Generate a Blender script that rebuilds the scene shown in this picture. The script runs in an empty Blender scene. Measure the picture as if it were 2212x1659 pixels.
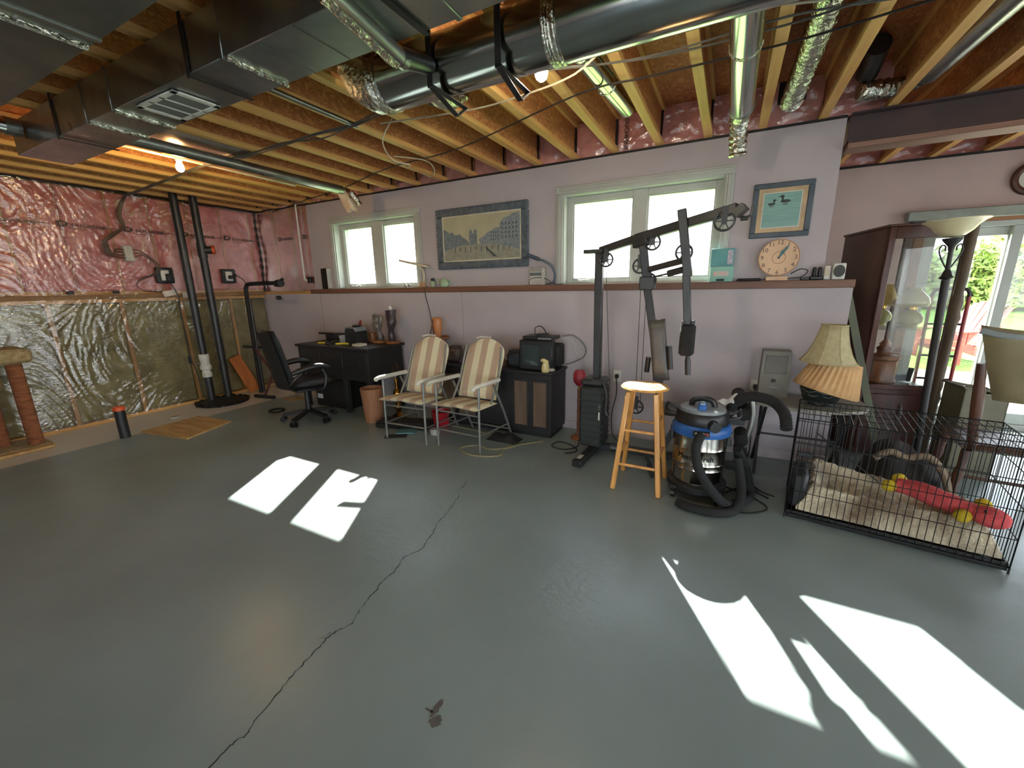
import bpy, math, random
from mathutils import Vector, Matrix, Euler
random.seed(7)
SC = bpy.context.scene
COL = SC.collection
PI = math.pi

# ---------------------------------------------------------------- camera
cam_d = bpy.data.cameras.new('camera'); cam_d.sensor_width = 36.0; cam_d.lens = 878.46/2212*36.0
cam_d.clip_start = 0.02; cam_d.clip_end = 300
cam = bpy.data.objects.new('camera', cam_d); COL.objects.link(cam)
def cam_matrix(yaw, pitch, roll, loc):
    cy, sy, cp, sp = math.cos(yaw), math.sin(yaw), math.cos(pitch), math.sin(pitch)
    f = Vector((-sy*cp, cy*cp, sp)); r = Vector((cy, sy, 0)); u = r.cross(f)
    cr, sr = math.cos(roll), math.sin(roll)
    r2 = r*cr + u*sr; u2 = u*cr - r*sr
    m = Matrix((r2, u2, -f)).transposed().to_4x4(); m.translation = loc
    return m
cam.matrix_world = cam_matrix(0.4843, -0.2342, -0.0170, Vector((0, 0, 1.5)))
SC.camera = cam

# ---------------------------------------------------------------- world, sun, exposure
w = bpy.data.worlds.new('sky'); SC.world = w; w.use_nodes = True
nt = w.node_tree; bg = nt.nodes['Background']
tc = nt.nodes.new('ShaderNodeTexCoord'); sx = nt.nodes.new('ShaderNodeSeparateXYZ')
cr = nt.nodes.new('ShaderNodeValToRGB')
nt.links.new(tc.outputs['Generated'], sx.inputs[0]); nt.links.new(sx.outputs['Z'], cr.inputs[0])
cr.color_ramp.elements[0].color = (0.95, 0.97, 1.0, 1); cr.color_ramp.elements[0].position = 0.02
cr.color_ramp.elements[1].color = (0.62, 0.78, 1.0, 1); cr.color_ramp.elements[1].position = 0.8
nt.links.new(cr.outputs[0], bg.inputs[0]); bg.inputs[1].default_value = 2.6
sun_d = bpy.data.lights.new('sun', 'SUN'); sun_d.energy = 15.0; sun_d.angle = math.radians(0.55); sun_d.color = (1.0, 0.955, 0.87)
sun = bpy.data.objects.new('sun', sun_d); COL.objects.link(sun); sun.location = (-8, 14, 12)
sun.rotation_euler = Vector((0.69, -1.21, -1.0)).to_track_quat('-Z', 'Y').to_euler()
vs = SC.view_settings
vs.view_transform = 'Standard'; vs.look = 'None'; vs.gamma = 1.0; vs.use_curve_mapping = False
vs.exposure = 1.9

# ---------------------------------------------------------------- materials
MATS = {}
def lin(c):
    return tuple(((x/12.92) if x <= 0.04045 else ((x+0.055)/1.055)**2.4) for x in [v/255.0 for v in c])
def pm(name, c1, c2=None, scale=6.0, detail=3.0, rough=0.6, metal=0.0, bump=0.0, bscale=None, stretch=(1, 1, 1),
       coat=0.0, tex='noise', lo=0.35, hi=0.65, spec=0.5, rvar=0.0, trans=0.0, sheen=0.0, emit=None, alpha=None, sss=0.0):
    """procedural principled material; colours are sRGB 0-255"""
    if name in MATS: return MATS[name]
    m = bpy.data.materials.new(name); m.use_nodes = True
    t = m.node_tree; n = t.nodes; b = n['Principled BSDF']
    if c2 is None: c2 = tuple(max(0, v*0.86) for v in c1)
    co = n.new('ShaderNodeTexCoord'); mp = n.new('ShaderNodeMapping'); mp.inputs['Scale'].default_value = stretch
    t.links.new(co.outputs['Object'], mp.inputs[0])
    if tex == 'noise':
        x = n.new('ShaderNodeTexNoise'); x.inputs['Detail'].default_value = detail; out = x.outputs['Fac']
    elif tex == 'wave':
        x = n.new('ShaderNodeTexWave'); x.inputs['Distortion'].default_value = 3.5; x.inputs['Detail'].default_value = detail; out = x.outputs['Fac']
    else:
        x = n.new('ShaderNodeTexVoronoi'); out = x.outputs['Color']
    x.inputs['Scale'].default_value = scale
    t.links.new(mp.outputs[0], x.inputs['Vector'])
    if tex == 'voronoi':
        s = n.new('ShaderNodeSeparateColor'); t.links.new(out, s.inputs[0]); out = s.outputs[0]
    r = n.new('ShaderNodeValToRGB'); e = r.color_ramp.elements
    e[0].position, e[1].position = lo, hi
    e[0].color = lin(c1)+(1,); e[1].color = lin(c2)+(1,)
    t.links.new(out, r.inputs[0]); t.links.new(r.outputs[0], b.inputs['Base Color'])
    b.inputs['Roughness'].default_value = rough; b.inputs['Metallic'].default_value = metal
    b.inputs['Specular IOR Level'].default_value = spec
    b.inputs['Coat Weight'].default_value = coat; b.inputs['Coat Roughness'].default_value = 0.1
    b.inputs['Transmission Weight'].default_value = trans
    b.inputs['Sheen Weight'].default_value = sheen
    if sss: b.inputs['Subsurface Weight'].default_value = sss; b.inputs['Subsurface Radius'].default_value = (0.02, 0.015, 0.01)
    if emit: b.inputs['Emission Color'].default_value = lin(emit[0])+(1,); b.inputs['Emission Strength'].default_value = emit[1]
    if rvar:
        mr = n.new('ShaderNodeMapRange'); mr.inputs[3].default_value = max(0.02, rough-rvar); mr.inputs[4].default_value = rough+rvar
        t.links.new(out, mr.inputs[0]); t.links.new(mr.outputs[0], b.inputs['Roughness'])
    if bump:
        y = n.new('ShaderNodeTexNoise'); y.inputs['Scale'].default_value = bscale or scale*4; y.inputs['Detail'].default_value = 4
        t.links.new(mp.outputs[0], y.inputs['Vector'])
        bp = n.new('ShaderNodeBump'); bp.inputs['Strength'].default_value = bump; bp.inputs['Distance'].default_value = 0.02
        t.links.new(y.outputs['Fac'], bp.inputs['Height']); t.links.new(bp.outputs[0], b.inputs['Normal'])
    MATS[name] = m; return m

def film(name, tint, gloss=0.10, rough=0.1, bump=0.0, bscale=20.0):
    """clear sheet: window glass, poly film"""
    if name in MATS: return MATS[name]
    m = bpy.data.materials.new(name); m.use_nodes = True; t = m.node_tree; n = t.nodes
    n.remove(n['Principled BSDF']); o = n['Material Output']
    tr = n.new('ShaderNodeBsdfTransparent'); tr.inputs[0].default_value = tuple(tint)+(1,)
    gl = n.new('ShaderNodeBsdfGlossy'); gl.inputs['Roughness'].default_value = rough
    lw = n.new('ShaderNodeLayerWeight'); lw.inputs[0].default_value = 0.25
    mr = n.new('ShaderNodeMapRange'); mr.inputs[3].default_value = gloss; mr.inputs[4].default_value = min(1, gloss+0.5)
    t.links.new(lw.outputs['Fresnel'], mr.inputs[0])
    mx = n.new('ShaderNodeMixShader'); t.links.new(mr.outputs[0], mx.inputs[0])
    t.links.new(tr.outputs[0], mx.inputs[1]); t.links.new(gl.outputs[0], mx.inputs[2]); t.links.new(mx.outputs[0], o.inputs[0])
    if bump:
        co = n.new('ShaderNodeTexCoord'); y = n.new('ShaderNodeTexNoise'); y.inputs['Scale'].default_value = bscale; y.inputs['Detail'].default_value = 3
        y.inputs['Distortion'].default_value = 1.2
        t.links.new(co.outputs['Object'], y.inputs['Vector'])
        bp = n.new('ShaderNodeBump'); bp.inputs['Strength'].default_value = bump; bp.inputs['Distance'].default_value = 0.035
        mp = n.new('ShaderNodeMapping'); mp.inputs['Rotation'].default_value = (0.6,0,0); mp.inputs['Scale'].default_value = (1,0.45,2.2)
        y2 = n.new('ShaderNodeTexNoise'); y2.inputs['Scale'].default_value = bscale*1.7; y2.inputs['Detail'].default_value = 2; y2.inputs['Distortion'].default_value = 2.5
        t.links.new(co.outputs['Object'], mp.inputs[0]); t.links.new(mp.outputs[0], y2.inputs['Vector'])
        ad = n.new('ShaderNodeMath'); ad.operation = 'ADD'; t.links.new(y.outputs['Fac'], ad.inputs[0]); t.links.new(y2.outputs['Fac'], ad.inputs[1])
        t.links.new(ad.outputs[0], bp.inputs['Height']); t.links.new(bp.outputs[0], gl.inputs['Normal'])
    MATS[name] = m; return m

def osb(name, c1, c2, c3):
    """oriented strand board: flakes of several tones"""
    m = bpy.data.materials.new(name); m.use_nodes = True; t = m.node_tree; n = t.nodes; b = n['Principled BSDF']
    co = n.new('ShaderNodeTexCoord'); mp = n.new('ShaderNodeMapping'); mp.inputs['Rotation'].default_value = (0.5, 0.6, 0.4); mp.inputs['Scale'].default_value = (1, 0.45, 1)
    t.links.new(co.outputs['Object'], mp.inputs[0])
    nz = n.new('ShaderNodeTexNoise'); nz.inputs['Scale'].default_value = 9; t.links.new(co.outputs['Object'], nz.inputs['Vector'])
    ad = n.new('ShaderNodeMix'); ad.data_type = 'VECTOR'; ad.inputs[0].default_value = 0.12
    t.links.new(mp.outputs[0], ad.inputs[4]); t.links.new(nz.outputs['Color'], ad.inputs[5])
    v = n.new('ShaderNodeTexVoronoi'); v.inputs['Scale'].default_value = 75; t.links.new(ad.outputs[1], v.inputs['Vector'])
    s = n.new('ShaderNodeSeparateColor'); t.links.new(v.outputs['Color'], s.inputs[0])
    r = n.new('ShaderNodeValToRGB'); e = r.color_ramp.elements
    e[0].position, e[1].position = 0.1, 0.95; e[0].color = lin(c1)+(1,); e[1].color = lin(c3)+(1,)
    k = r.color_ramp.elements.new(0.6); k.color = lin(c2)+(1,)
    t.links.new(s.outputs[0], r.inputs[0]); t.links.new(r.outputs[0], b.inputs['Base Color'])
    b.inputs['Roughness'].default_value = 0.7
    MATS[name] = m; return m

# ---------------------------------------------------------------- mesh builder
class MB:
    def __init__(s): s.v = []; s.f = []; s.m = Matrix()
    def add(s, vs, fs):
        o = len(s.v); s.v += [tuple(s.m @ Vector(q)) for q in vs]; s.f += [tuple(o+i for i in q) for q in fs]; return s
    def box(s, c, d, bev=0.0, rot=None):
        hx, hy, hz = d[0]/2, d[1]/2, d[2]/2; R = Euler(rot).to_matrix() if rot is not None else None; c = Vector(c)
        T = (lambda q: c + (R @ Vector(q) if R else Vector(q)))
        if bev <= 0:
            vs = [T((x*hx, y*hy, z*hz)) for x in (-1, 1) for y in (-1, 1) for z in (-1, 1)]
            return s.add(vs, [(0,1,3,2),(4,6,7,5),(0,4,5,1),(2,3,7,6),(0,2,6,4),(1,5,7,3)])
        b = min(bev, hx*.99, hy*.99, hz*.99); vs = []; ix = {}
        for x in (-1, 1):
            for y in (-1, 1):
                for z in (-1, 1):
                    ix[(x,y,z)] = len(vs)
                    vs += [T((x*hx, y*(hy-b), z*(hz-b))), T((x*(hx-b), y*hy, z*(hz-b))), T((x*(hx-b), y*(hy-b), z*hz))]
        g = lambda x, y, z, a: ix[(x,y,z)]+a
        F = []
        F += [(g(-1,-1,-1,0),g(-1,-1,1,0),g(-1,1,1,0),g(-1,1,-1,0)), (g(1,-1,-1,0),g(1,1,-1,0),g(1,1,1,0),g(1,-1,1,0))]
        F += [(g(-1,-1,-1,1),g(1,-1,-1,1),g(1,-1,1,1),g(-1,-1,1,1)), (g(-1,1,-1,1),g(-1,1,1,1),g(1,1,1,1),g(1,1,-1,1))]
        F += [(g(-1,-1,-1,2),g(-1,1,-1,2),g(1,1,-1,2),g(1,-1,-1,2)), (g(-1,-1,1,2),g(1,-1,1,2),g(1,1,1,2),g(-1,1,1,2))]
        for x in (-1, 1):
            for y in (-1, 1):
                q = (g(x,y,-1,0),g(x,y,1,0),g(x,y,1,1),g(x,y,-1,1)); F.append(q if x*y < 0 else q[::-1])
        for x in (-1, 1):
            for z in (-1, 1):
                q = (g(x,-1,z,0),g(x,1,z,0),g(x,1,z,2),g(x,-1,z,2)); F.append(q if x*z > 0 else q[::-1])
        for y in (-1, 1):
            for z in (-1, 1):
                q = (g(-1,y,z,1),g(1,y,z,1),g(1,y,z,2),g(-1,y,z,2)); F.append(q if y*z < 0 else q[::-1])
        for x in (-1, 1):
            for y in (-1, 1):
                for z in (-1, 1):
                    q = (g(x,y,z,0),g(x,y,z,1),g(x,y,z,2)); F.append(q if x*y*z > 0 else q[::-1])
        return s.add(vs, F)
    def bb(s, x0, x1, y0, y1, z0, z1, bev=0.0):
        return s.box(((x0+x1)/2,(y0+y1)/2,(z0+z1)/2),(abs(x1-x0),abs(y1-y0),abs(z1-z0)),bev)
    def tube(s, pts, r, n=10, cap=True, closed=False, up=None):
        pts = [Vector(q) for q in pts]; k = len(pts); rs = r if isinstance(r, (list, tuple)) else [r]*k
        T = []
        for i in range(k):
            if closed: d = pts[(i+1) % k]-pts[i-1]
            else: d = pts[min(i+1, k-1)]-pts[max(i-1, 0)]
            T.append(d.normalized())
        a = Vector(up) if up else (Vector((0,0,1)) if abs(T[0].z) < .9 else Vector((1,0,0)))
        N = (a - T[0]*a.dot(T[0])).normalized(); vs = []; fs = []
        for i in range(k):
            if i:
                N = (N - T[i]*N.dot(T[i]))
                N = N.normalized() if N.length > 1e-6 else Vector((1,0,0))
            B = T[i].cross(N)
            for j in range(n):
                t = 2*PI*j/n; vs.append(pts[i]+(N*math.cos(t)+B*math.sin(t))*rs[i])
        for i in range(k if closed else k-1):
            o = i*n; q = ((i+1) % k)*n
            for j in range(n): fs.append((o+j, o+(j+1) % n, q+(j+1) % n, q+j))
        if cap and not closed: fs.append(tuple(range(n-1, -1, -1))); fs.append(tuple((k-1)*n+j for j in range(n)))
        return s.add(vs, fs)
    def rod(s, a, b, r, r2=None, n=10): return s.tube([a, b], [r, r if r2 is None else r2], n)
    def bar(s, a, b, wd, ht, up=(0,0,1), bev=0.0):
        """rectangular bar from a to b"""
        a = Vector(a); b = Vector(b); d = (b-a); L = d.length; d.normalize(); u = Vector(up)
        if abs(d.dot(u)) > .98: u = Vector((0,1,0))
        x = d; y = u.cross(x).normalized(); z = x.cross(y)
        M0 = s.m; M = Matrix((x, y, z)).transposed().to_4x4(); M.translation = (a+b)/2
        s.m = M0 @ M; s.box((0,0,0), (L, wd, ht), bev); s.m = M0; return s
    def lathe(s, prof, n=24, c=(0,0,0), cap=True, sy=1.0):
        vs = []; fs = []; k = len(prof)
        for r, z in prof:
            for j in range(n):
                t = 2*PI*j/n; vs.append((c[0]+r*math.cos(t), c[1]+sy*r*math.sin(t), c[2]+z))
        for i in range(k-1):
            for j in range(n): fs.append((i*n+j, i*n+(j+1) % n, (i+1)*n+(j+1) % n, (i+1)*n+j))
        if cap: fs.append(tuple(range(n-1, -1, -1))); fs.append(tuple((k-1)*n+j for j in range(n)))
        return s.add(vs, fs)
    def ell(s, c, r, n=16, k=10):
        prof = [(math.sin(PI*i/k), -math.cos(PI*i/k)) for i in range(k+1)]; vs = []; fs = []
        for a, z in prof:
            a = max(a, 1e-4)
            for j in range(n): t = 2*PI*j/n; vs.append((c[0]+r[0]*a*math.cos(t), c[1]+r[1]*a*math.sin(t), c[2]+r[2]*z))
        for i in range(k):
            for j in range(n): fs.append((i*n+j, i*n+(j+1) % n, (i+1)*n+(j+1) % n, (i+1)*n+j))
        return s.add(vs, fs)
    def torus(s, c, R, r, axis='Z', n=24, k=8):
        pts = []
        for i in range(n):
            t = 2*PI*i/n; a, b = R*math.cos(t), R*math.sin(t)
            q = {'Z': (a,b,0), 'Y': (a,0,b), 'X': (0,a,b)}[axis]; pts.append(Vector(c)+Vector(q))
        return s.tube(pts, r, k, closed=True)
    def prism(s, poly, y0, y1, plane='XZ'):
        """polygon extruded along the third axis"""
        n = len(poly); mk = {'XZ': lambda a, b, t: (a,t,b), 'XY': lambda a, b, t: (a,b,t), 'YZ': lambda a, b, t: (t,a,b)}[plane]
        vs = [mk(a,b,y0) for a, b in poly]+[mk(a,b,y1) for a, b in poly]
        fs = [tuple(range(n)), tuple(range(2*n-1, n-1, -1))]+[(i, (i+n), (i+1) % n+n, (i+1) % n) for i in range(n)]
        return s.add(vs, fs)
    def grid(s, fn, nu, nv, thick=None):
        vs = [fn(i/nu, j/nv) for j in range(nv+1) for i in range(nu+1)]
        fs = [(j*(nu+1)+i, j*(nu+1)+i+1, (j+1)*(nu+1)+i+1, (j+1)*(nu+1)+i) for j in range(nv) for i in range(nu)]
        return s.add(vs, fs)
    def obj(s, name, mat, parent=None, smooth=True, world=True, ang=38):
        me = bpy.data.meshes.new(name)
        off = Vector((0,0,0))
        vs = s.v
        if parent is not None and world:
            inv = wmat(parent).inverted(); vs = [tuple(inv @ Vector(q)) for q in s.v]
        me.from_pydata(vs, [], s.f); me.update()
        import bmesh
        bm = bmesh.new(); bm.from_mesh(me); bmesh.ops.recalc_face_normals(bm, faces=bm.faces); bm.to_mesh(me); bm.free()
        if smooth: me.shade_smooth(); me.set_sharp_from_angle(angle=math.radians(ang))
        if mat: me.materials.append(mat)
        o = bpy.data.objects.new(name, me); COL.objects.link(o)
        if parent is not None: o.parent = parent
        return o
def wmat(o):
    m = Matrix.LocRotScale(o.location, o.rotation_euler, o.scale)
    return wmat(o.parent) @ m if o.parent else m
def tag(o, label=None, cat=None, group=None, kind=None):
    if label: o['label'] = label
    if cat: o['category'] = cat
    if group: o['group'] = group
    if kind: o['kind'] = kind
    return o
def thing(name, label, cat, loc=(0,0,0), rz=0, group=None):
    o = bpy.data.objects.new(name, None); COL.objects.link(o); o.empty_display_size = 0.1
    o.location = loc; o.rotation_euler = (0,0,rz); return tag(o, label, cat, group)
def struct(name, mb, mat, label, cat='structure', parent=None):
    o = mb.obj(name, mat, parent)
    if parent is None: tag(o, label, cat, None, 'structure')
    return o
def inst(o, name=None, parent=None, loc=None, rot=None):
    c = o.copy(); COL.objects.link(c)
    if name: c.name = name
    if parent is not None: c.parent = parent
    if loc is not None: c.location = loc
    if rot is not None: c.rotation_euler = rot
    return c
def copytree(o, loc, rz, label=None, group=None, parent=None):
    kids = [q for q in COL.objects if q.parent == o]
    c = o.copy(); COL.objects.link(c)
    if parent is None: c.location = loc; c.rotation_euler = (0,0,rz)
    else: c.parent = parent
    if label: c['label'] = label
    if group: c['group'] = group
    for k in kids: copytree(k, None, None, parent=c)
    return c
def smooth(pts, k=6, closed=False):
    """Catmull-Rom through the points"""
    P = [Vector(q) for q in pts]; n = len(P); out = []
    for i in range(n if closed else n-1):
        a, b, c, d = (P[(i-1) % n], P[i], P[(i+1) % n], P[(i+2) % n]) if closed else (P[max(i-1,0)], P[i], P[i+1], P[min(i+2,n-1)])
        for j in range(k):
            t = j/k; out.append(0.5*((2*b)+(c-a)*t+(2*a-5*b+4*c-d)*t*t+(3*b-a-3*c+d)*t**3))
    if not closed: out.append(P[-1])
    return out
def text(body, size, mat, parent, m, name='lettering', ext=0.0006, al='CENTER', bold=0.0):
    cu = bpy.data.curves.new('t', 'FONT'); cu.body = body; cu.size = size; cu.align_x = al; cu.align_y = 'CENTER'; cu.extrude = ext; cu.offset = bold; cu.resolution_u = 2
    to = bpy.data.objects.new('t', cu); COL.objects.link(to)
    dg = bpy.context.evaluated_depsgraph_get(); me = bpy.data.meshes.new_from_object(to.evaluated_get(dg))
    bpy.data.objects.remove(to); me.transform(m if parent is None else wmat(parent).inverted() @ m)
    me.materials.clear(); me.materials.append(mat)
    o = bpy.data.objects.new(name, me); COL.objects.link(o)
    if parent is not None: o.parent = parent
    return o
def face_m(loc, ax):
    """matrix for flat lettering on a face: '-Y' wall seen from the room, '+X' left wall, '+Z' lying"""
    R = {'-Y': Matrix(((1,0,0),(0,0,-1),(0,1,0))), '+X': Matrix(((0,0,1),(1,0,0),(0,1,0))), '+Z': Matrix.Identity(3), '-X': Matrix(((0,0,-1),(-1,0,0),(0,1,0)))}[ax].to_4x4()
    R.translation = loc; return R
# ================================================================ structure
ZT, ZL, XL, XU, YB, YU, YF = 2.668, 1.452, -6.46, -6.54, 4.0, 4.06, 5.8
XR, YN, ZS = 4.6, -3.6, 2.97
# --- materials of the setting
def floor_mat():
    m = pm('floor_paint', (136,150,149), (125,138,137), scale=1.3, detail=5, rough=0.34, bump=0.10, bscale=9, rvar=0.08)
    t = m.node_tree; n = t.nodes; b = n['Principled BSDF']
    base = b.inputs['Base Color'].links[0].from_socket
    co = n.new('ShaderNodeTexCoord'); s = n.new('ShaderNodeSeparateXYZ'); t.links.new(co.outputs['Object'], s.inputs[0])
    nz = n.new('ShaderNodeTexNoise'); nz.inputs['Scale'].default_value = 2.2; nz.inputs['Detail'].default_value = 5
    ma = n.new('ShaderNodeMath'); ma.operation = 'MULTIPLY_ADD'; ma.inputs[1].default_value = 0.28
    t.links.new(nz.outputs['Fac'], ma.inputs[0]); t.links.new(s.outputs['X'], ma.inputs[2])
    rg = n.new('ShaderNodeMapRange'); rg.inputs[1].default_value = -5.49; rg.inputs[2].default_value = -5.46
    t.links.new(ma.outputs[0], rg.inputs[0])
    n2 = n.new('ShaderNodeTexNoise'); n2.inputs['Scale'].default_value = 7; n2.inputs['Detail'].default_value = 6
    r2 = n.new('ShaderNodeValToRGB'); r2.color_ramp.elements[0].color = lin((188,182,170))+(1,); r2.color_ramp.elements[1].color = lin((214,208,196))+(1,)
    t.links.new(n2.outputs['Fac'], r2.inputs[0])
    mx = n.new('ShaderNodeMix'); mx.data_type = 'RGBA'
    t.links.new(rg.outputs[0], mx.inputs[0]); t.links.new(r2.outputs[0], mx.inputs[6]); t.links.new(base, mx.inputs[7])
    t.links.new(mx.outputs[2], b.inputs['Base Color'])
    # scuffed, worn paint in two spots
    bn = b.inputs['Normal'].links[0].from_node; prev = None
    for cx_, cy_, rr in ((-1.7,1.85,.6),(-.6,1.75,.45)):
        d = n.new('ShaderNodeVectorMath'); d.operation = 'DISTANCE'; d.inputs[1].default_value = (cx_,cy_,0); t.links.new(co.outputs['Object'], d.inputs[0])
        mr = n.new('ShaderNodeMapRange'); mr.inputs[1].default_value = rr; mr.inputs[2].default_value = rr*.2; mr.inputs[4].default_value = .38; t.links.new(d.outputs['Value'], mr.inputs[0])
        if prev is None: prev = mr.outputs[0]
        else:
            mm = n.new('ShaderNodeMath'); mm.operation = 'MAXIMUM'; t.links.new(prev, mm.inputs[0]); t.links.new(mr.outputs[0], mm.inputs[1]); prev = mm.outputs[0]
    n3 = n.new('ShaderNodeTexNoise'); n3.inputs['Scale'].default_value = 24; n3.inputs['Detail'].default_value = 7; n3.inputs['Distortion'].default_value = .8; t.links.new(co.outputs['Object'], n3.inputs['Vector'])
    b2 = n.new('ShaderNodeBump'); b2.inputs['Distance'].default_value = .012; t.links.new(prev, b2.inputs['Strength']); t.links.new(n3.outputs['Fac'], b2.inputs['Height']); t.links.new(bn.outputs[0], b2.inputs['Normal']); t.links.new(b2.outputs[0], b.inputs['Normal'])
    return m
M_FLOOR = floor_mat()
M_WALL = pm('lilac_wall_paint', (178,170,174), (171,163,167), scale=2, rough=0.85, bump=0.04, bscale=60)
M_FARWALL = pm('beige_lilac_wall_paint', (188,168,164), (180,160,156), scale=2, rough=0.85, bump=0.04, bscale=60)
M_WHITE = pm('white_trim', (206,206,198), (200,200,191), rough=0.45)
M_TRIM = pm('window_trim', (172,176,170), (164,168,162), rough=0.45)
M_LUM = pm('lumber', (214,170,104), (188,138,76), scale=3, detail=6, rough=0.65, stretch=(6,0.35,6), bump=0.05)
M_LUMX = pm('lumber_x', (204,160,100), (178,132,78), scale=3, detail=6, rough=0.65, stretch=(0.35,6,6), bump=0.05)
M_LUMZ = pm('lumber_z', (190,150,98), (165,124,76), scale=3, detail=6, rough=0.65, stretch=(6,6,0.35), bump=0.05)
M_OSB = osb('osb_web', (164,104,58), (182,120,68), (204,146,90))
M_SUB = osb('osb_subfloor', (150,90,50), (168,104,60), (186,126,78))
M_PINK = pm('pink_insulation', (214,138,132), (184,104,100), scale=7, detail=6, rough=0.95, bump=0.5, bscale=14)
M_PINK2 = pm('pale_pink_insulation', (236,176,170), (214,148,144), scale=7, detail=6, rough=0.95, bump=0.4, bscale=14)
M_GREEN = pm('green_insulation', (150,142,100), (118,110,76), scale=5, detail=7, rough=0.95, bump=0.4, bscale=12)
M_SEAL = pm('black_sealant', (28,26,28), rough=0.5)
M_FILM = film('poly_film', (0.97,0.96,0.95), gloss=0.15, rough=0.07, bump=0.12, bscale=14)
M_BLK = pm('black_plastic', (30,31,33), (24,25,27), rough=0.42)
M_STEEL = pm('dark_red_steel', (70,50,50), (56,42,44), scale=4, rough=0.5)
M_SHELF = pm('brown_shelf', (122,84,66), (98,66,52), scale=3, detail=5, rough=0.5, stretch=(0.3,5,5))
M_GLASS = film('window_glass', (0.97,0.985,0.98), gloss=0.04, rough=0.0)
M_RIM = pm('outer_sheathing', (120,96,70), rough=0.9)

# --- floor
fl = MB()
NX, NY = 60, 52
fl.bb(XL-.4, XR+.3, YN-.3, YF+.1, -0.12, 0.0)
floor = struct('floor', fl, M_FLOOR, 'grey painted concrete basement floor with bare strip', 'floor')
crack = [(-1.71,2.46),(-1.67,2.27),(-1.63,2.22),(-1.625,2.18),(-1.59,2.06),(-1.57,1.97),(-1.56,1.87),(-1.52,1.78),(-1.50,1.70),(-1.47,1.63),(-1.52,1.51),(-1.49,1.45),(-1.48,1.39),(-1.485,1.31),(-1.46,1.24),(-1.45,1.17),(-1.43,1.1),(-1.40,1.04),(-1.43,0.98),(-1.44,.93),(-1.43,0.89),(-1.42,0.81),(-1.41,0.75),(-1.4,0.7),(-1.38,0.62),(-1.36,0.56),(-1.35,0.52),(-1.36,0.48),(-1.35,0.42),(-1.34,.3),(-1.31,.1)]
def ribbon(mb, pts, wd, z=0.0012, jit=0.006):
    random.seed(3); P = []
    for a, b in zip(pts[:-1], pts[1:]):
        for k in range(4):
            t = k/4; P.append((a[0]+(b[0]-a[0])*t+random.uniform(-jit,jit), a[1]+(b[1]-a[1])*t+random.uniform(-jit,jit)))
    P.append(pts[-1]); vs = []; fs = []
    for i, q in enumerate(P):
        w_ = wd*random.uniform(.35, 1.5); vs += [(q[0]-w_, q[1], z), (q[0]+w_, q[1], z)]
    fs = [(2*i, 2*i+1, 2*i+3, 2*i+2) for i in range(len(P)-1)]
    mb.add(vs, fs)
cb = MB(); ribbon(cb, crack, 0.0022); ribbon(cb, [(-1.43,.98),(-1.45,.95),(-1.47,.91)], .001)
cb.obj('crack', pm('crack_dark', (38,38,38), rough=0.9), floor)
st = MB()
for cx, cy, sx_, sy_ in ((-.81,.905,.012,.035),(-.785,.865,.022,.022),(-.83,.885,.02,.005)):
    n = 22; st.add([(cx+sx_*math.cos(2*PI*i/n)*random.uniform(.7,1.2), cy+sy_*math.sin(2*PI*i/n)*random.uniform(.7,1.2), .0011) for i in range(n)], [tuple(range(n))])
st.obj('stain', pm('floor_stain', (84,80,74), (96,94,90), scale=30, rough=0.7), floor)

# --- back wall with two windows
W1, W2 = (-4.83, -3.39), (-1.535, -0.11); WZ0, WZ1 = 1.515, 2.375
bw = MB()
xs = [-5.33, W1[0], W1[1], W2[0], W2[1], 0.64]
for i in range(5):
    if i in (1, 3):
        bw.bb(xs[i], xs[i+1], YU, YU+.26, ZL+.003, WZ0); bw.bb(xs[i], xs[i+1], YU, YU+.26, WZ1, ZT)
    else: bw.bb(xs[i], xs[i+1], YU, YU+.26, ZL+.003, ZT)
wall_back = struct('wall_back', bw, M_WALL, 'lilac painted back wall above the ledge with two windows', 'wall')
lw_ = MB(); lw_.bb(XL-.24, 0.83, YB, YU+.26, 0, ZL)
lower = lw_.obj('lower_wall', M_WALL, wall_back)
seam = MB(); seam.bb(-5.172, -5.166, YB-.0008, YB+.002, 0.02, ZL); seam.bb(-2.742,-2.738,YB-.0006,YB+.002,.02,ZL)
seam.obj('panel_seam', pm('seam', (140,130,134), rough=.9), wall_back)
bp_ = MB(); bp_.bb(XU-.2, -5.33, YU+.13, YU+.26, ZL, ZT); bp_.obj('sheathing', M_RIM, wall_back)
# ledge board
sh = MB(); sh.bb(-5.35, 0.835, 3.985, 4.075, ZL+.002, ZL+.062, .004)
shelf = sh.obj('ledge_board', M_SHELF, wall_back)
jg = MB(); jg.bb(XL, -5.35, 4.0, 4.16, ZL, ZL+.04); jg.obj('sill_plate', M_LUMX, wall_back)
tp = MB(); tp.bb(-5.33, .64, YU-.004, YU+.006, ZT-.018, ZT+.002); tp.obj('sealant_line', M_SEAL, wall_back)
bb_ = MB(); bb_.bb(-5.0, .835, YB-.014, YB, 0, .085, .004)
base = struct('baseboard_back', bb_, pm('baseboard_paint', (190,182,186), rough=.6), 'painted baseboard along the foot of the lilac wall', 'baseboard')

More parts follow.
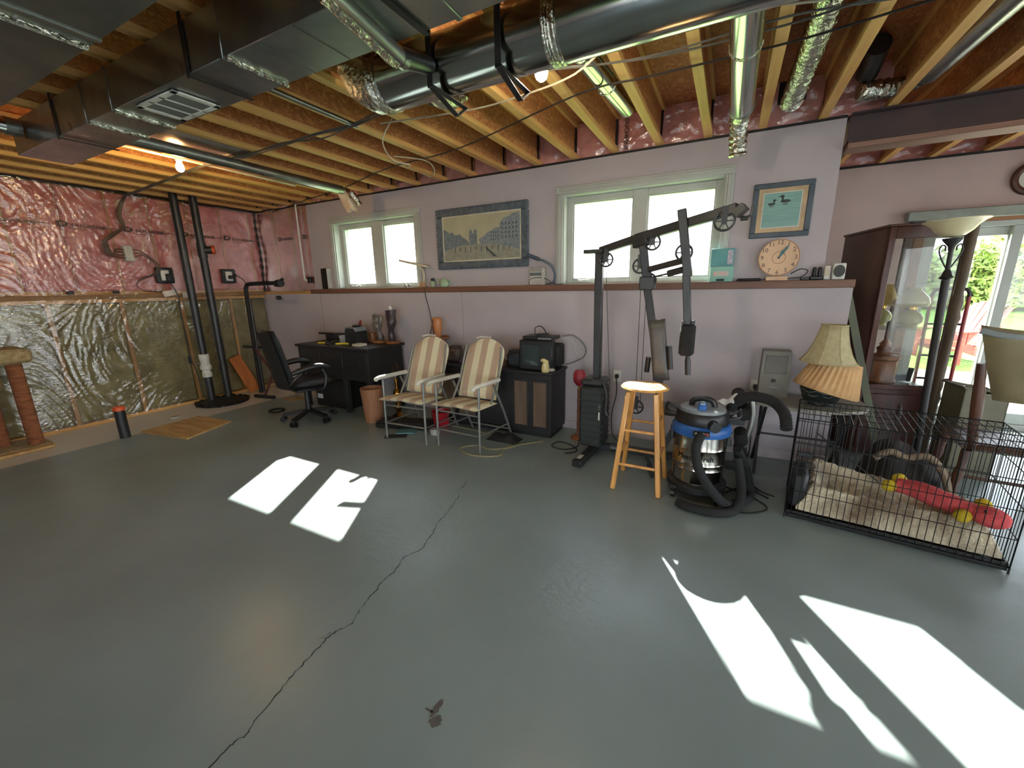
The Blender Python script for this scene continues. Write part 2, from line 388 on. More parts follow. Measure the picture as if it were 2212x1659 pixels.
def window(nm, x0, x1, panes, label):
    t = thing(nm, label, 'window', ((x0+x1)/2, YU, WZ0)); t['kind'] = 'structure'
    z0, z1 = WZ0, WZ1; y1 = YU+.26
    for nme, a in (('casing_side',(x0-.065,x0+.004)),('casing_side',(x1-.004,x1+.065))):
        c = MB(); c.bb(a[0],a[1],YU-.018,YU,z0,z1-.004,.004)
        cx = (a[0]+a[1])/2; c.bb(cx-.014,cx+.014,YU-.026,YU-.016,z0,z1-.005,.004); c.obj('casing', M_TRIM, t)
    c = MB(); c.bb(x0-.065,x1+.065,YU-.019,YU,z1-.004,z1+.065,.004); c.bb(x0-.03,x1+.03,YU-.027,YU-.017,z1+.02,z1+.045,.004); c.obj('casing', M_TRIM, t)
    j = MB(); j.bb(x0,x0+.015,YU+.001,y1,z0+.012,z1-.015); j.bb(x1-.015,x1,YU+.001,y1,z0+.012,z1-.015); j.bb(x0,x1,YU+.001,y1,z1-.015,z1-.001); j.bb(x0,x1,YU+.001,y1,z0+.001,z0+.012)
    j.obj('jamb', M_TRIM, t)
    ya, yb = YU+.10, YU+.17
    f = MB(); pz0, pz1 = 1.565, 2.305
    f.bb(x0+.015,panes[0][0],ya,yb,z0+.012,z1-.015,.003); f.bb(panes[1][1],x1-.015,ya,yb,z0+.012,z1-.015,.003)
    f.bb(panes[0][1],panes[1][0],ya-.01,yb,z0+.012,z1-.015,.003)
    for a, b in panes: f.bb(a,b,ya,yb,z0+.012,pz0,.003); f.bb(a,b,ya,yb,pz1,z1-.015,.003)
    f.obj('frame', M_TRIM, t)
    for a, b in panes:
        g = MB(); e = .012
        g.bb(a,a+e,ya+.015,yb-.01,pz0,pz1); g.bb(b-e,b,ya+.015,yb-.01,pz0,pz1); g.bb(a+e,b-e,ya+.015,yb-.01,pz0,pz0+e); g.bb(a+e,b-e,ya+.015,yb-.01,pz1-e,pz1)
        so = g.obj('sash', M_TRIM, t)
        q = MB(); q.bb(a+.004,b-.004,ya+.03,ya+.034,pz0+.004,pz1-.004); q.obj('pane', M_GLASS, so)
    h = MB(); hx = panes[0][1]+.03; h.bb(hx-.012,hx+.012,ya-.03,ya-.008,1.66,1.74,.005); h.obj('latch', M_TRIM, t)
    k = MB(); kx = panes[0][0]+.08; k.bb(kx,kx+.11,ya-.03,ya,1.53,1.56,.006); k.tube([(kx+.1,ya-.03,1.565),(kx+.16,ya-.05,1.57),(kx+.2,ya-.05,1.55)],.007,8); k.obj('crank', M_TRIM, t)
    return t
window('window_1', W1[0], W1[1], ((-4.755,-4.225),(-4.03,-3.52)), 'white framed window with two panes in the back wall beside the black speaker')
window('window_2', W2[0], W2[1], ((-1.465,-.875),(-.745,-.178)), 'white framed window with two panes in the back wall behind the gym tower')

ZW = 1.49
# --- left wall: studs, insulation, poly film
wl = MB(); wl.bb(XU-.16, XU-.12, YN, YU+.26, ZW, ZS); wl.bb(XL-.24, XL-.12, YN, YU+.1, 0, ZW)
wall_left = struct('wall_left', wl, M_RIM, 'stud wall with pink and green insulation under clear poly film', 'wall')
def wavy(mb, x, y0, y1, z0, z1, nu, nv, amp, seed, fx=1):
    from mathutils import noise
    def fn(u, v):
        y = y0+(y1-y0)*u; z = z0+(z1-z0)*v
        n1 = noise.noise((y*1.6+seed, z*1.2, seed)); n2 = noise.noise((y*5+seed, z*4, 3.1)); n3 = noise.noise((y*2+z*5, z*9, seed))
        # creases fan out in patches whose direction drifts along the wall
        th = 1.3*noise.noise((y*.9, z*.9, seed+4)); cy_, sy_ = math.cos(th), math.sin(th); a_ = y*cy_+z*sy_; b_ = -y*sy_+z*cy_
        k1 = 1-abs(noise.noise((a_*4.5+seed, b_*13, 2.2))); k2 = 1-abs(noise.noise((a_*11+seed, b_*26, 7.7)))
        m1 = .38+max(-.15, .9*noise.noise((y*1.3, z*1.7, seed+9)))
        return (x+amp*(.8*n1+.3*n2+.15*n3)+m1*(.016*k1**4+.008*k2**4)-.004, y, z)
    mb.grid(fn, nu, nv)
sp = 0.41
ys = [YN+.2+sp*i for i in range(int((YB-YN)/sp)+1)]
studU = None
for i, y in enumerate(ys):
    a = MB(); a.bb(XU-.12, XU-.05, y-.019, y+.019, ZW+.04, ZT); a.obj('stud', M_LUMZ, wall_left)
    a = MB(); a.bb(XU-.12, XU-.028+.012*math.sin(i*2.1), y+.004, y+sp-.004, ZW+.04, ZT-.005, .022); a.obj('pink_batt', M_PINK, wall_left)
    if i % 1 == 0:
        a = MB(); a.bb(XU-.12, XU-.03, y-.19, y+.19, ZT+.03, ZS-.005, .02); a.obj('rim_batt', M_PINK, wall_left)
for i in range(0, 13):
    y = YN+.27+.62*i
    if y > 3.95: break
    a = MB(); a.bb(XL-.11, XL-.02, y-.019, y+.019, .04, ZW-.09); a.obj('stud', M_LUMZ, wall_left)
    a = MB(); a.bb(XL-.11, XL-.025, y+.012, min(y+.60, 4.0), .04, ZW-.09, .02); a.obj('green_batt', M_GREEN, wall_left)
a = MB(); a.bb(XL-.11, XL, YN, YB, 0, .04, .003); a.obj('bottom_plate', M_LUM, wall_left)
a = MB(); a.bb(XL-.11, XL, YN, YB, ZW-.09, ZW-.05, .003); a.obj('top_plate', M_LUM, wall_left)
a = MB(); a.bb(XU-.12, XL+.012, YN, YB, ZW-.05, ZW+.0, .003); a.obj('ledge_plate', pm('ledge_lumber',(150,116,78),(124,94,62),scale=3,detail=6,rough=.7,stretch=(6,.35,6)), wall_left)
a = MB(); a.bb(XU-.12, XU-.01, YN, YU+.1, ZW+.0, ZW+.04, .003); a.obj('sole_plate', M_LUM, wall_left)
a = MB(); wavy(a, XU, .2, YU+.05, ZW+.0, ZT+.01, 300, 96, .011, 2.3); wavy(a, XU, YN, .2, ZW+.0, ZT+.01, 60, 20, .011, 2.3); a.obj('upper_film', M_FILM, wall_left, ang=180)
a = MB(); wavy(a, XL+.004, .2, YB-.01, .03, ZW-.02, 300, 115, .011, 8.7); wavy(a, XL+.004, YN, .2, .03, ZW-.02, 60, 20, .011, 8.7); a.obj('lower_film', film('poly_film_low', (0.93,0.93,0.90), gloss=0.15, rough=0.07, bump=0.12, bscale=12), wall_left, ang=180)
a = MB(); wavy(a, XU-.005, YN, YU+.05, ZT+.02, ZS-.01, 150, 12, .01, 5.1); a.obj('rim_film', M_FILM, wall_left, ang=180)
a = MB(); a.tube([(XU+.012, y, ZT+.006+.006*math.sin(y*9)+.004*math.sin(y*23)) for y in [YN+.05*k for k in range(int((YU-YN)/.05)+1)]], .009, 6); a.obj('sealant_line', M_SEAL, wall_left)
# insulated corner of the back wall
for i in range(3):
    x0 = XU+.02+i*.41
    a = MB(); a.bb(x0, min(x0+.37,-5.34), YU+.02+.008*(i%2), YU+.13, ZL+.04, ZT, .02); a.obj('pink_batt', M_PINK, wall_back)
    a = MB(); a.bb(x0+.37, x0+.41, YU+.012, YU+.13, ZL+.04, ZT); a.obj('stud', M_LUMZ, wall_back) if x0+.41 < -5.3 else None
a = MB()
from mathutils import noise as _nz
a.grid(lambda u, v: (XU+.01+(-5.325-XU)*u, YU+.005+.012*_nz.noise((u*4,v*4,1.7))+.006*_nz.noise((u*14,v*9,1.7)), ZL+.02+(ZT-ZL-.02)*v), 40, 40); a.obj('corner_film', M_FILM, wall_back, ang=180)
a = MB(); a.tube([(-6.47+.012*math.sin(z*7), 4.03, z) for z in [1.5+.03*k for k in range(39)]], [.016+.008*math.sin(k*1.7) for k in range(39)], 8); a.obj('corner_sealant', M_SEAL, wall_back)
a = MB(); a.tube([(x, YU-.0, ZT-.005+.006*math.sin(x*11)) for x in [XU+.05*k for k in range(26)]], .01, 6); a.obj('sealant_line', M_SEAL, wall_back)

# --- far wall with sliding patio door, side return, unseen walls with added glazing
DX0, DX1, DZ = 1.70, 3.5, 2.04
fw = MB(); fw.bb(0.6, DX0, YF, YF+.2, 0, ZT); fw.bb(DX1, XR, YF, YF+.2, 0, ZT); fw.bb(DX0, DX1, YF, YF+.2, DZ, ZT)
wall_far = struct('wall_far', fw, M_FARWALL, 'beige lilac wall around the patio door behind the glass cabinet', 'wall')
a = MB(); a.bb(.6, XR, YF-.006, YF+.01, ZT-.02, ZT+.004); a.obj('sealant_line', M_SEAL, wall_far)
wr = MB(); wr.bb(.62, .86, YU+.26, YF, 0, ZL); wr.bb(.5, .66, YU+.26, YF, ZL, ZT); struct('wall_return', wr, M_FARWALL, 'short side wall where the room steps back behind the ledge wall', 'wall')
RW = [(-3.0,-0.9),(-0.3,1.8),(2.4,4.5)]  # window openings added in the unseen wall to let in fill light
a = MB(); y = YN
for q0, q1 in RW:
    a.bb(XR, XR+.2, y, q0, 0, ZS); a.bb(XR, XR+.2, q0, q1, 0, .15); a.bb(XR, XR+.2, q0, q1, 2.1, ZS); y = q1
a.bb(XR, XR+.2, y, YF+.2, 0, ZS)
wall_right = struct('wall_right', a, M_WALL, 'unseen lilac wall with tall windows added for fill light on the walkout side', 'wall')
for q0, q1 in RW:
    g = MB(); g.bb(XR+.08,XR+.13,q0,q0+.06,.15,2.1); g.bb(XR+.08,XR+.13,q1-.06,q1,.15,2.1); g.bb(XR+.08,XR+.13,q0,q1,.15,.21); g.bb(XR+.08,XR+.13,q0,q1,2.04,2.1); g.obj('fill_window_frame', M_WHITE, wall_right)
    g = MB(); g.bb(XR+.1,XR+.104,q0,q1,.15,2.1); g.obj('pane', M_GLASS, wall_right)
a = MB(); x = XU-.2; NW = [(-1.6,0.8),(1.8,4.0)]  # glazed openings added behind the viewer to brighten floor and walls
for q0, q1 in NW: a.bb(x, q0, YN-.2, YN, 0, ZS); a.bb(q0, q1, YN-.2, YN, 0, .1); a.bb(q0, q1, YN-.2, YN, 2.1, ZS); x = q1
a.bb(x, XR+.2, YN-.2, YN, 0, ZS)
wall_near = struct('wall_near', a, M_WALL, 'unseen lilac wall with glazed doors added for fill light behind the viewer', 'wall')
for q0, q1 in NW:
    g = MB(); g.bb(q0,q0+.06,YN-.13,YN-.08,.1,2.1); g.bb(q1-.06,q1,YN-.13,YN-.08,.1,2.1); g.bb(q0,q1,YN-.13,YN-.08,.1,.16); g.bb(q0,q1,YN-.13,YN-.08,2.04,2.1); g.bb((q0+q1)/2-.03,(q0+q1)/2+.03,YN-.13,YN-.08,.1,2.1); g.obj('fill_window_frame', M_WHITE, wall_near)
    g = MB(); g.bb(q0,q1,YN-.104,YN-.1,.1,2.1); g.obj('pane', M_GLASS, wall_near)

# patio door
dt = thing('door_1', 'white framed sliding glass patio door in the far wall', 'door', ((DX0+DX1)/2, YF, 0)); dt['kind'] = 'structure'
a = MB(); a.bb(DX0-.0,DX0+.04,YF-.01,YF+.14,.06,DZ-.05,.003); a.bb(DX1-.04,DX1,YF-.01,YF+.14,.06,DZ-.05,.003); a.bb(DX0,DX1,YF-.01,YF+.14,DZ-.05,DZ-.001,.003); a.bb(DX0,DX1,YF-.02,YF+.16,0,.06,.003); a.obj('frame', M_TRIM, dt)
a = MB(); a.bb(DX0-.08,DX0,YF-.02,YF,0,DZ,.003); a.bb(DX1,DX1+.08,YF-.02,YF,0,DZ,.003); a.bb(DX0-.08,DX1+.08,YF-.02,YF,DZ,DZ+.07,.003); a.obj('casing', pm('wood_casing',(150,98,60),(120,76,46),scale=3,detail=5,stretch=(.4,5,5),rough=.5), dt)
for (x0, x1, yo) in ((DX0+.04, 2.40, .09), (2.33, DX1-.04, .03)):
    a = MB(); e = .075
    a.bb(x0,x0+e,YF+yo-.02,YF+yo+.02,.061,DZ-.051,.003); a.bb(x1-e,x1,YF+yo-.02,YF+yo+.02,.061,DZ-.051,.003); a.bb(x0+e,x1-e,YF+yo-.018,YF+yo+.018,.06,.17,.003); a.bb(x0+e,x1-e,YF+yo-.018,YF+yo+.018,DZ-.13,DZ-.051,.003)
    s_ = a.obj('sliding_panel', M_TRIM, dt)
    g = MB(); g.bb(x0+.05,x1-.05,YF+yo-.003,YF+yo+.003,.13,DZ-.1); g.obj('pane', M_GLASS, s_)
# valance over the door
a = thing('blind_valance', 'grey green blind headrail mounted above the patio door', 'blind', (2.4, YF-.05, 2.09))
b = MB(); b.bb(1.52,3.6,YF-.11,YF-.021,2.07,2.16,.006); b.obj('headrail', pm('grey_green_rail',(142,148,138),rough=.5), a)
b = MB(); b.bb(1.56,1.66,YF-.10,YF-.03,2.02,2.07,.004); b.obj('end_bracket', M_BLK, a)

# --- ceiling: subfloor, joists, beam
cl = MB(); cl.bb(XU-.2, XR+.2, YN-.2, YU+.26, ZS, ZS+.03); cl.bb(.6, XR+.2, YU+.26, YF+.2, ZS, ZS+.03)
ceiling = struct('ceiling', cl, M_SUB, 'underside of the subfloor with open wooden joists', 'ceiling')
J0, JS = -4.0935, 0.3822
jx = [J0+JS*i for i in range(-6, 23)]
jw = jf1 = jf2 = None
for i, x in enumerate(jx):
    y1 = YU+.12 if x < .7 else YF+.1
    a = MB(); a.bb(-.0055,.0055,YN,y1,ZT+.038,ZS-.038)
    # shared meshes for the two joist lengths
    key = 'long' if x >= .7 else 'short'
    if key not in MATS:
        m1 = a.obj('joist', M_OSB, ceiling); m1.location.x = x
        b = MB(); b.bb(-.03,.03,YN,y1,ZT,ZT+.038,.002); f1 = b.obj('bottom_flange', M_LUM, m1, world=False)
        b = MB(); b.bb(-.03,.03,YN,y1,ZS-.038,ZS-.001,.002); f2 = b.obj('top_flange', M_LUM, m1, world=False)
        MATS[key] = (m1, f1, f2)
    else:
        m1 = MATS[key][0].copy(); COL.objects.link(m1); m1.location.x = x
        for q in MATS[key][1:]:
            c = q.copy(); COL.objects.link(c); c.parent = m1
# rim insulation between the joists over the back wall and far wall
def rim(x0, x1, y, par):
    a = MB()
    a.grid(lambda u, v: (x0+(x1-x0)*u, y+.035-.02*v+.014*_nz.noise((x0+u*1.5,v*2,y)), ZT+.002+(ZS-ZT-.004)*v), 10, 8)
    a.obj('rim_batt', M_PINK2, par)
    a = MB(); a.grid(lambda u, v: (x0+(x1-x0)*u, y+.016-.02*v+.02*_nz.noise((x0*3+u*2.5,v*3,y))+.012*(1-abs(_nz.noise((x0*3+u*4,v*9,y))))**3, ZT+.004+(ZS-ZT-.01)*v), 24, 20)
    a.obj('rim_film', M_FILM, par, ang=180)
for i, x in enumerate(jx[:-1]):
    x0, x1 = x+.01, x+JS-.01
    if x < .5:
        rim(x0, x1, YU+.0, wall_back)
        a = MB(); a.tube([(x+.012, YU-.03+.004*math.sin(z*40), z) for z in [ZT+.02+.02*k for k in range(13)]], .011, 6); a.obj('joist_sealant', M_SEAL, wall_back)
    if x > .5:
        rim(x0, x1, YF+.0, wall_far)
        a = MB(); a.tube([(x+.012, YF-.03, z) for z in [ZT+.02+.02*k for k in range(13)]], .011, 6); a.obj('joist_sealant', M_SEAL, wall_far)
a = MB(); a.bb(XU-.2, .64, YU+.125, YU+.26, ZT, ZS); a.bb(.64, XR+.2, YF+.12, YF+.2, ZT, ZS); a.bb(.6,.86,YU+.2,YF,ZT,ZS); a.obj('rim_board', M_RIM, ceiling)
# steel beam over the step in the wall
a = MB(); a.bb(.66, XR, 4.07, 4.075+.008, 2.482, ZT-.002); a.bb(.66, XR, 4.01, 4.20, ZT-.014, ZT-.002); a.bb(.66, XR, 4.01, 4.20, 2.47, 2.484)
beam = struct('trim_1', a, M_STEEL, 'dark steel beam carrying the joists above the opening', 'beam')
a = MB(); a.bb(.66, XR, 4.01, 4.19, 2.432, 2.469, .003); a.obj('nailer_board', pm('dull_nailer',(146,112,96),(126,94,80),scale=3,stretch=(.35,6,6),rough=.7), beam)
# ================================================================ outdoors
M_GRASS = pm('grass', (118,158,52), (86,128,36), scale=3, detail=6, rough=0.9, bump=0.4, bscale=40)
M_PAVE = pm('patio_stone', (196,186,170), (176,166,150), scale=3, rough=0.9, bump=0.1)
a = MB()
a.grid(lambda u, v: (-14+40*u, 5.96+40*v, -.12 if v < .1 else -.12+.95*min(1,(v-.1)/.16)+.04*math.sin(u*60)), 60, 60)
o = a.obj('lawn', M_GRASS); tag(o, 'sunlit green lawn rising behind the patio', 'lawn', None, 'structure')
a = MB(); a.bb(4.85, 26, -24, 5.95, -.3, -.12); a.bb(-14, 4.85, -24, -3.85, -.3, -.12); o = a.obj('yard', pm('gravel_yard',(168,164,156),(146,142,136),scale=6,detail=6,rough=.95)); tag(o, 'pale gravel yard around the unseen sides of the house', 'yard', None, 'structure')
a = MB(); a.bb(-14, .55, 4.34, 9.5, -.3, 1.33); o = a.obj('garden_bank', M_GRASS); tag(o, 'raised grass bank outside the two windows', 'bank', None, 'structure')
pav = MB(); pav.bb(.6, 12, 5.97, 10.3, -.16, -.115); patio = pav.obj('patio', M_PAVE); tag(patio, 'pale stone patio outside the sliding door', 'patio', None, 'structure')
random.seed(5); slab = None
for i in range(7):
    for j in range(5):
        x, y = 1.0+i*.86, 6.02+j*.84
        if slab is None:
            b = MB(); b.box((0,0,0),(.84,.82,.03),.006); slab = b.obj('paving_slab', M_PAVE, patio, world=False); slab.location = (x+.42,y+.42,-.105)
        else: inst(slab, None, patio, (x+.42,y+.42,-.105+random.uniform(-.003,.003)))
# hedge of leafy shrubs
M_LEAF = pm('hedge_leaves', (160,172,84), (116,138,58), scale=2.5, detail=5, rough=0.6, trans=0.0)
def shrub(x, y, z, rx, rz, label, nleaf, mat):
    t = thing('hedge_shrub', label, 'shrub', (x,y,z), 0, 'leafy shrubs behind the lawn')
    random.seed(int(x*100)); b = MB(); vs = []; fs = []
    for k in range(nleaf):
        th = random.uniform(PI, 2*PI) if random.random() < .8 else random.uniform(0, PI); ph = random.uniform(-.2, 1.0)
        rr = random.uniform(.72, 1.03); s_ = math.sqrt(max(0,1-max(ph,0)**5))
        lump = 1+.12*math.sin(th*5+x)+.1*math.sin(ph*9+th*3)
        c = Vector((x+rx*rr*lump*s_*math.cos(th), y+rx*.8*rr*lump*s_*math.sin(th), z+rz*max(0,ph*.99)*lump*rr+.03))
        d = Vector((random.uniform(-1,1),random.uniform(-1,1),random.uniform(-.6,1))).normalized(); e = d.orthogonal().normalized(); L = random.uniform(.08,.15); o_ = len(vs)
        vs += [c-d*L, c+e*L*.5, c+d*L, c-e*L*.5]; fs.append((o_,o_+1,o_+2,o_+3))
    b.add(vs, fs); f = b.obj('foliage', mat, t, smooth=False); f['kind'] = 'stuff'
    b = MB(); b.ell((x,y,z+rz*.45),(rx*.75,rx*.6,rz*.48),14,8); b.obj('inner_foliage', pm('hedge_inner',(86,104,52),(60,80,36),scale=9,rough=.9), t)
    b = MB(); b.rod((x,y,z-.1),(x,y,z+rz*.6),.07,.03,8); b.obj('stem', pm('shrub_bark',(86,70,52),rough=.9), t)
    return t
M_LEAF2 = pm('hedge_leaves_yellow', (190,188,92), (146,158,64), scale=2.5, detail=5, rough=0.6)
M_LEAF3 = pm('hedge_leaves_dark', (140,154,80), (100,122,58), scale=2.5, detail=5, rough=0.6)
shrub(3.9, 16.6, .80, 1.1, 1.35, 'dull green shrub seen through the glass of the curio cabinet', 4000, M_LEAF)
shrub(5.0, 16.4, .80, 1.15, 1.45, 'darker green shrub behind the armrest of the red garden chair', 4500, M_LEAF3)
shrub(6.35, 16.2, .80, 1.2, 1.55, 'tall grey green shrub behind the back of the red garden chair', 4500, M_LEAF)
shrub(7.7, 16.5, .80, 1.25, 1.8, 'yellow green shrub, highest of the hedge beyond the patio door', 4500, M_LEAF2)
shrub(6.9, 16.9, .80, 1.2, 1.75, 'yellowing shrub between the grey green shrub and the highest one', 4500, M_LEAF2)
shrub(9.2, 16.3, .80, 1.3, 1.6, 'bright green shrub at the end of the hedge beside the yellow green one', 2600, M_LEAF)
# red garden chair
M_RED = pm('red_stained_wood', (158,76,62), (134,60,50), scale=4, rough=0.7, stretch=(1,1,5))
t = thing('garden_chair', 'faded red slatted wooden garden armchair out on the patio edge', 'chair', (3.93, 10.75, -.02), math.radians(-56))
def L(mb, nm, mat=M_RED): return mb.obj(nm, mat, t, world=False)
for i in range(7):
    u = (i-3)*.095
    b = MB(); b.bar((u*.86,.12,.36),(u*1.12,.52,1.12-.012*(i-3)**2),.085,.02,up=(0,-1,.5)); L(b,'back_slat')
for i in range(5):
    b = MB(); b.box((0,-.40+i*.115,.40-.022*i),(.62,.10,.02),.004); L(b,'seat_slat')
for s_ in (-1,1):
    b = MB(); b.box((s_*.40,-.16,.60),(.14,.78,.025),.006); L(b,'armrest')
    b = MB(); b.box((s_*.37,-.42,.295),(.1,.03,.59),.004); L(b,'front_leg')
    b = MB(); b.bar((s_*.33,-.46,.36),(s_*.33,.62,.02),.03,.14); L(b,'rear_leg')
    b = MB(); b.prism([(-.36,.59),(-.2,.59),(-.36,.38)],s_*.40-.012,s_*.40+.012,'YZ'); L(b,'arm_bracket')
b = MB(); b.box((0,.34,.66),(.74,.03,.08),.004); L(b,'back_rail')
b = MB(); b.box((0,-.45,.37),(.66,.025,.1),.004); L(b,'front_apron')

# ================================================================ ducts
M_GALV = pm('galvanised_steel', (168,172,170), (140,146,146), scale=5, detail=5, rough=0.30, metal=0.95, rvar=0.08, bump=0.03, bscale=3)
M_GALVD = pm('galvanised_dull', (122,124,120), (104,106,104), scale=4, detail=5, rough=0.42, metal=0.9, rvar=0.08)
M_SHINY = pm('shiny_round_duct', (182,184,180), (168,170,168), scale=4, rough=0.16, metal=1.0, bump=0.02, bscale=4)
M_FOIL = pm('foil_tape', (206,204,192), (180,178,166), scale=20, rough=0.2, metal=1.0, bump=0.9, bscale=32)
M_BRKT = pm('black_strap', (44,44,46), rough=0.45, metal=0.3)
t = thing('rectangular_duct', 'long rectangular galvanised duct with a white register under the joists', 'duct', (-2.0, 1.31, 2.44))
secs = [-4.45,-3.30,-2.98,-1.95,-.95,.05,1.3]
for x0, x1 in zip(secs[:-1], secs[1:]):
    b = MB(); b.bb(x0+.002,x1-.002,1.18,1.45,2.44,2.64,.003); b.obj('duct_section', M_GALV, t)
for x in secs[1:-1]:
    b = MB(); b.bb(x-.012,x+.012,1.176,1.454,2.434,2.645,.002); b.obj('drive_cleat', M_GALV, t)
for x in (-1.72,-1.5,-1.28,-.72,-.5):
    b = MB(); b.bb(x-.0015,x+.0015,1.182,1.449,2.4385,2.441); b.obj('crease', M_GALVD, t)
for x in (-2.98,-1.95,-3.3):
    b = MB(); b.tube([(x+.03+.004*math.sin(k*2.3),1.18+.27*k/10,2.435+.003*math.sin(k*1.9)) for k in range(11)],.012,6); b.obj('foil_seam', M_FOIL, t)
b = MB(); b.bb(-4.455,-4.445,1.185,1.445,2.445,2.64); b.obj('end_cap', M_GALVD, t)
for x in (-3.7,-2.2,-1.1):
    b = MB(); b.bb(x-.012,x+.012,1.172,1.176,2.42,ZT); b.bb(x-.012,x+.012,1.172,1.457,2.428,2.431); b.obj('hanger_strap', M_BRKT, t)
rg = MB(); rx0,rx1,ry0,ry1 = -2.79,-2.42,1.205,1.425
rg.bb(rx0,rx1,ry0,ry0+.03,2.428,2.437,.003); rg.bb(rx0,rx1,ry1-.03,ry1,2.428,2.437,.003); rg.bb(rx0,rx0+.035,ry0,ry1,2.428,2.437,.003); rg.bb(rx1-.035,rx1,ry0,ry1,2.428,2.437,.003)
for k in (1,2): x = rx0+.035+(rx1-rx0-.07)*k/3; rg.bb(x-.006,x+.006,ry0,ry1,2.428,2.436)
reg = rg.obj('register', M_WHITE, t)
b = MB(); b.bb(rx0+.03,rx1-.03,ry0+.02,ry1-.02,2.4375,2.4395); b.obj('slot_shade_sheet', M_BLK, reg)  # black sheet standing in for the shade behind the louvres
for k in range(3):
    for j in range(9):
        x = rx0+.035+(rx1-rx0-.07)/3*k+.006+(j+.6)*.0105; b = MB(); b.box((x,(ry0+ry1)/2,2.4335),(.0025,ry1-ry0-.06,.008),rot=(0,.6,0)); b.obj('louvre', pm('louvre_shaded_grey',(96,96,90),rough=.5), reg)  # louvres coloured dark to paint the shade in the slots
# second duct at the corner of the view
t = thing('wide_duct', 'wide flat galvanised duct beside the register duct, hung under the joists', 'duct', (-1.5, .5, 2.43))
for x0, x1 in ((-3.35,-2.2),(-2.2,-1.1),(-1.1,1.2)):
    b = MB(); b.bb(x0+.002,x1-.002,.18,.88,2.43,2.64,.003); b.obj('duct_section', M_GALVD, t)
for x in (-2.2,-1.1):
    b = MB(); b.bb(x-.012,x+.012,.176,.884,2.424,2.645,.002); b.obj('drive_cleat', M_GALV, t)
b = MB(); b.tube([(-2.28+.002*math.sin(k*2.3),.19+.68*k/10,2.424) for k in range(11)],.012,6); b.obj('foil_seam', M_FOIL, t)
o = thing('round_pipe', 'bright round metal pipe running past the end of the wide flat duct', 'duct', (-3.9,.9,2.56))
b = MB(); b.rod((-4.25,-.6,2.57),(-4.25,1.1,2.57),.05,n=16); b.obj('pipe', M_SHINY, o); b = MB(); b.rod((-4.25,1.1,2.57),(-4.25,1.17,2.57),.054,n=16); b.obj('crimp_collar', M_GALVD, o)
# large round duct
t = thing('round_duct', 'large shiny round duct with an elbow, hung on black brackets', 'duct', (-.8, 1.83, 2.40))
RD = .125; yc, zc = 1.83, 2.525
for x0, x1 in ((-1.66,-.72),(-.72,.25),(.25,1.4)):
    b = MB(); b.tube([(x0,yc,zc),(x1,yc,zc)],RD,32); b.obj('pipe_section', M_SHINY, t)
for x in (-1.66,-.72,.25):
    b = MB(); b.tube([(x-.03+.006*k,yc,zc) for k in range(11)],[RD+.003+.003*math.sin(k*2.7) for k in range(11)],28); b.obj('foil_band', M_FOIL, t)
b = MB(); el = []
for k in range(7): an = k/6*PI/2; el.append((-1.66-.17*math.sin(an), yc, zc+.17*(1-math.cos(an))))
el.append((-1.83,yc,zc+.3)); b.tube(el,[RD+(.006 if k % 2 else 0) for k in range(8)],28); b.obj('elbow', M_FOIL, t)
for x in (-1.28,-.93):
    b = MB(); b.bb(x-.014,x+.014,1.690,1.694,2.38,ZT+.0); b.bb(x-.014,x+.014,1.69,1.98,2.388,2.392); b.bar((x,1.98,2.39),(x,1.90,2.33),.028,.003); b.bar((x,1.90,2.33),(x,1.70,2.385),.028,.003); b.obj('hanger_bracket', M_BRKT, t)
b = MB(); b.tube(smooth([(-1.48,1.93,2.5),(-1.52,2.08,2.54),(-1.6,2.2,2.58),(-1.62,2.34,2.62),(-1.64,2.5,2.72)],5),[.05+.005*(k%2) for k in range(21)],16); b.obj('foil_branch', M_FOIL, t)
b = MB(); b.tube([(-.85,1.93,2.58),(-.84,2.1,2.64),(-.83,2.3,2.69)],.06,20); b.obj('takeoff', M_SHINY, t)
t = thing('taped_pipe', 'small foil taped metal pipe with a black end under the register duct', 'duct', (-1.13,1.3,2.39))
b = MB(); b.rod((-1.18,1.05,2.395),(-1.26,1.50,2.40),.033,n=16); b.obj('pipe', M_GALV, t); b = MB(); b.rod((-1.255,1.46,2.40),(-1.29,1.70,2.47),.036,n=16); b.obj('black_end', M_BLK, t)
b = MB(); b.tube([(-1.18-.08*k/9,1.05+.4*k/9,2.37+.003*math.sin(k*3)) for k in range(10)],.02,6); b.obj('foil_seam', M_FOIL, t)
# branch pipes between joists
def bpipe(label, pts, r, mat, extra=None, name='branch_pipe', n=20):
    t = thing(name, label, 'duct', pts[0]); b = MB(); b.tube(pts, r, n); b.obj('pipe', mat, t)
    if extra: extra(t)
    return t
def ringf(x, y, z, r, mat=None, nm='crimp_ring', ax=(0,1,0)):
    def f(t):
        b = MB(); d = Vector(ax)*.012; b.tube([Vector((x,y,z))-d,Vector((x,y,z)),Vector((x,y,z))+d],[r,r+.005,r],20); b.obj(nm, mat or M_FOIL, t)
    return f
def crink(pts, r, k=4):
    P = smooth(pts, k); return P, [r*(1+.07*(1 if i % 2 else -1)+.03*math.sin(i*2.1)) for i in range(len(P))]
bpipe('shiny metal branch pipe leaving the large round duct toward the window wall', [(-.83,2.28,2.71),(-.77,3.3,2.73)], .06, M_SHINY, ringf(-.80,2.85,2.72,.061))
bpipe('thin grey vent pipe beside the branch pipe between two joists', [(-.735,2.0,2.78),(-.71,2.85,2.78)], .026, M_GALVD)
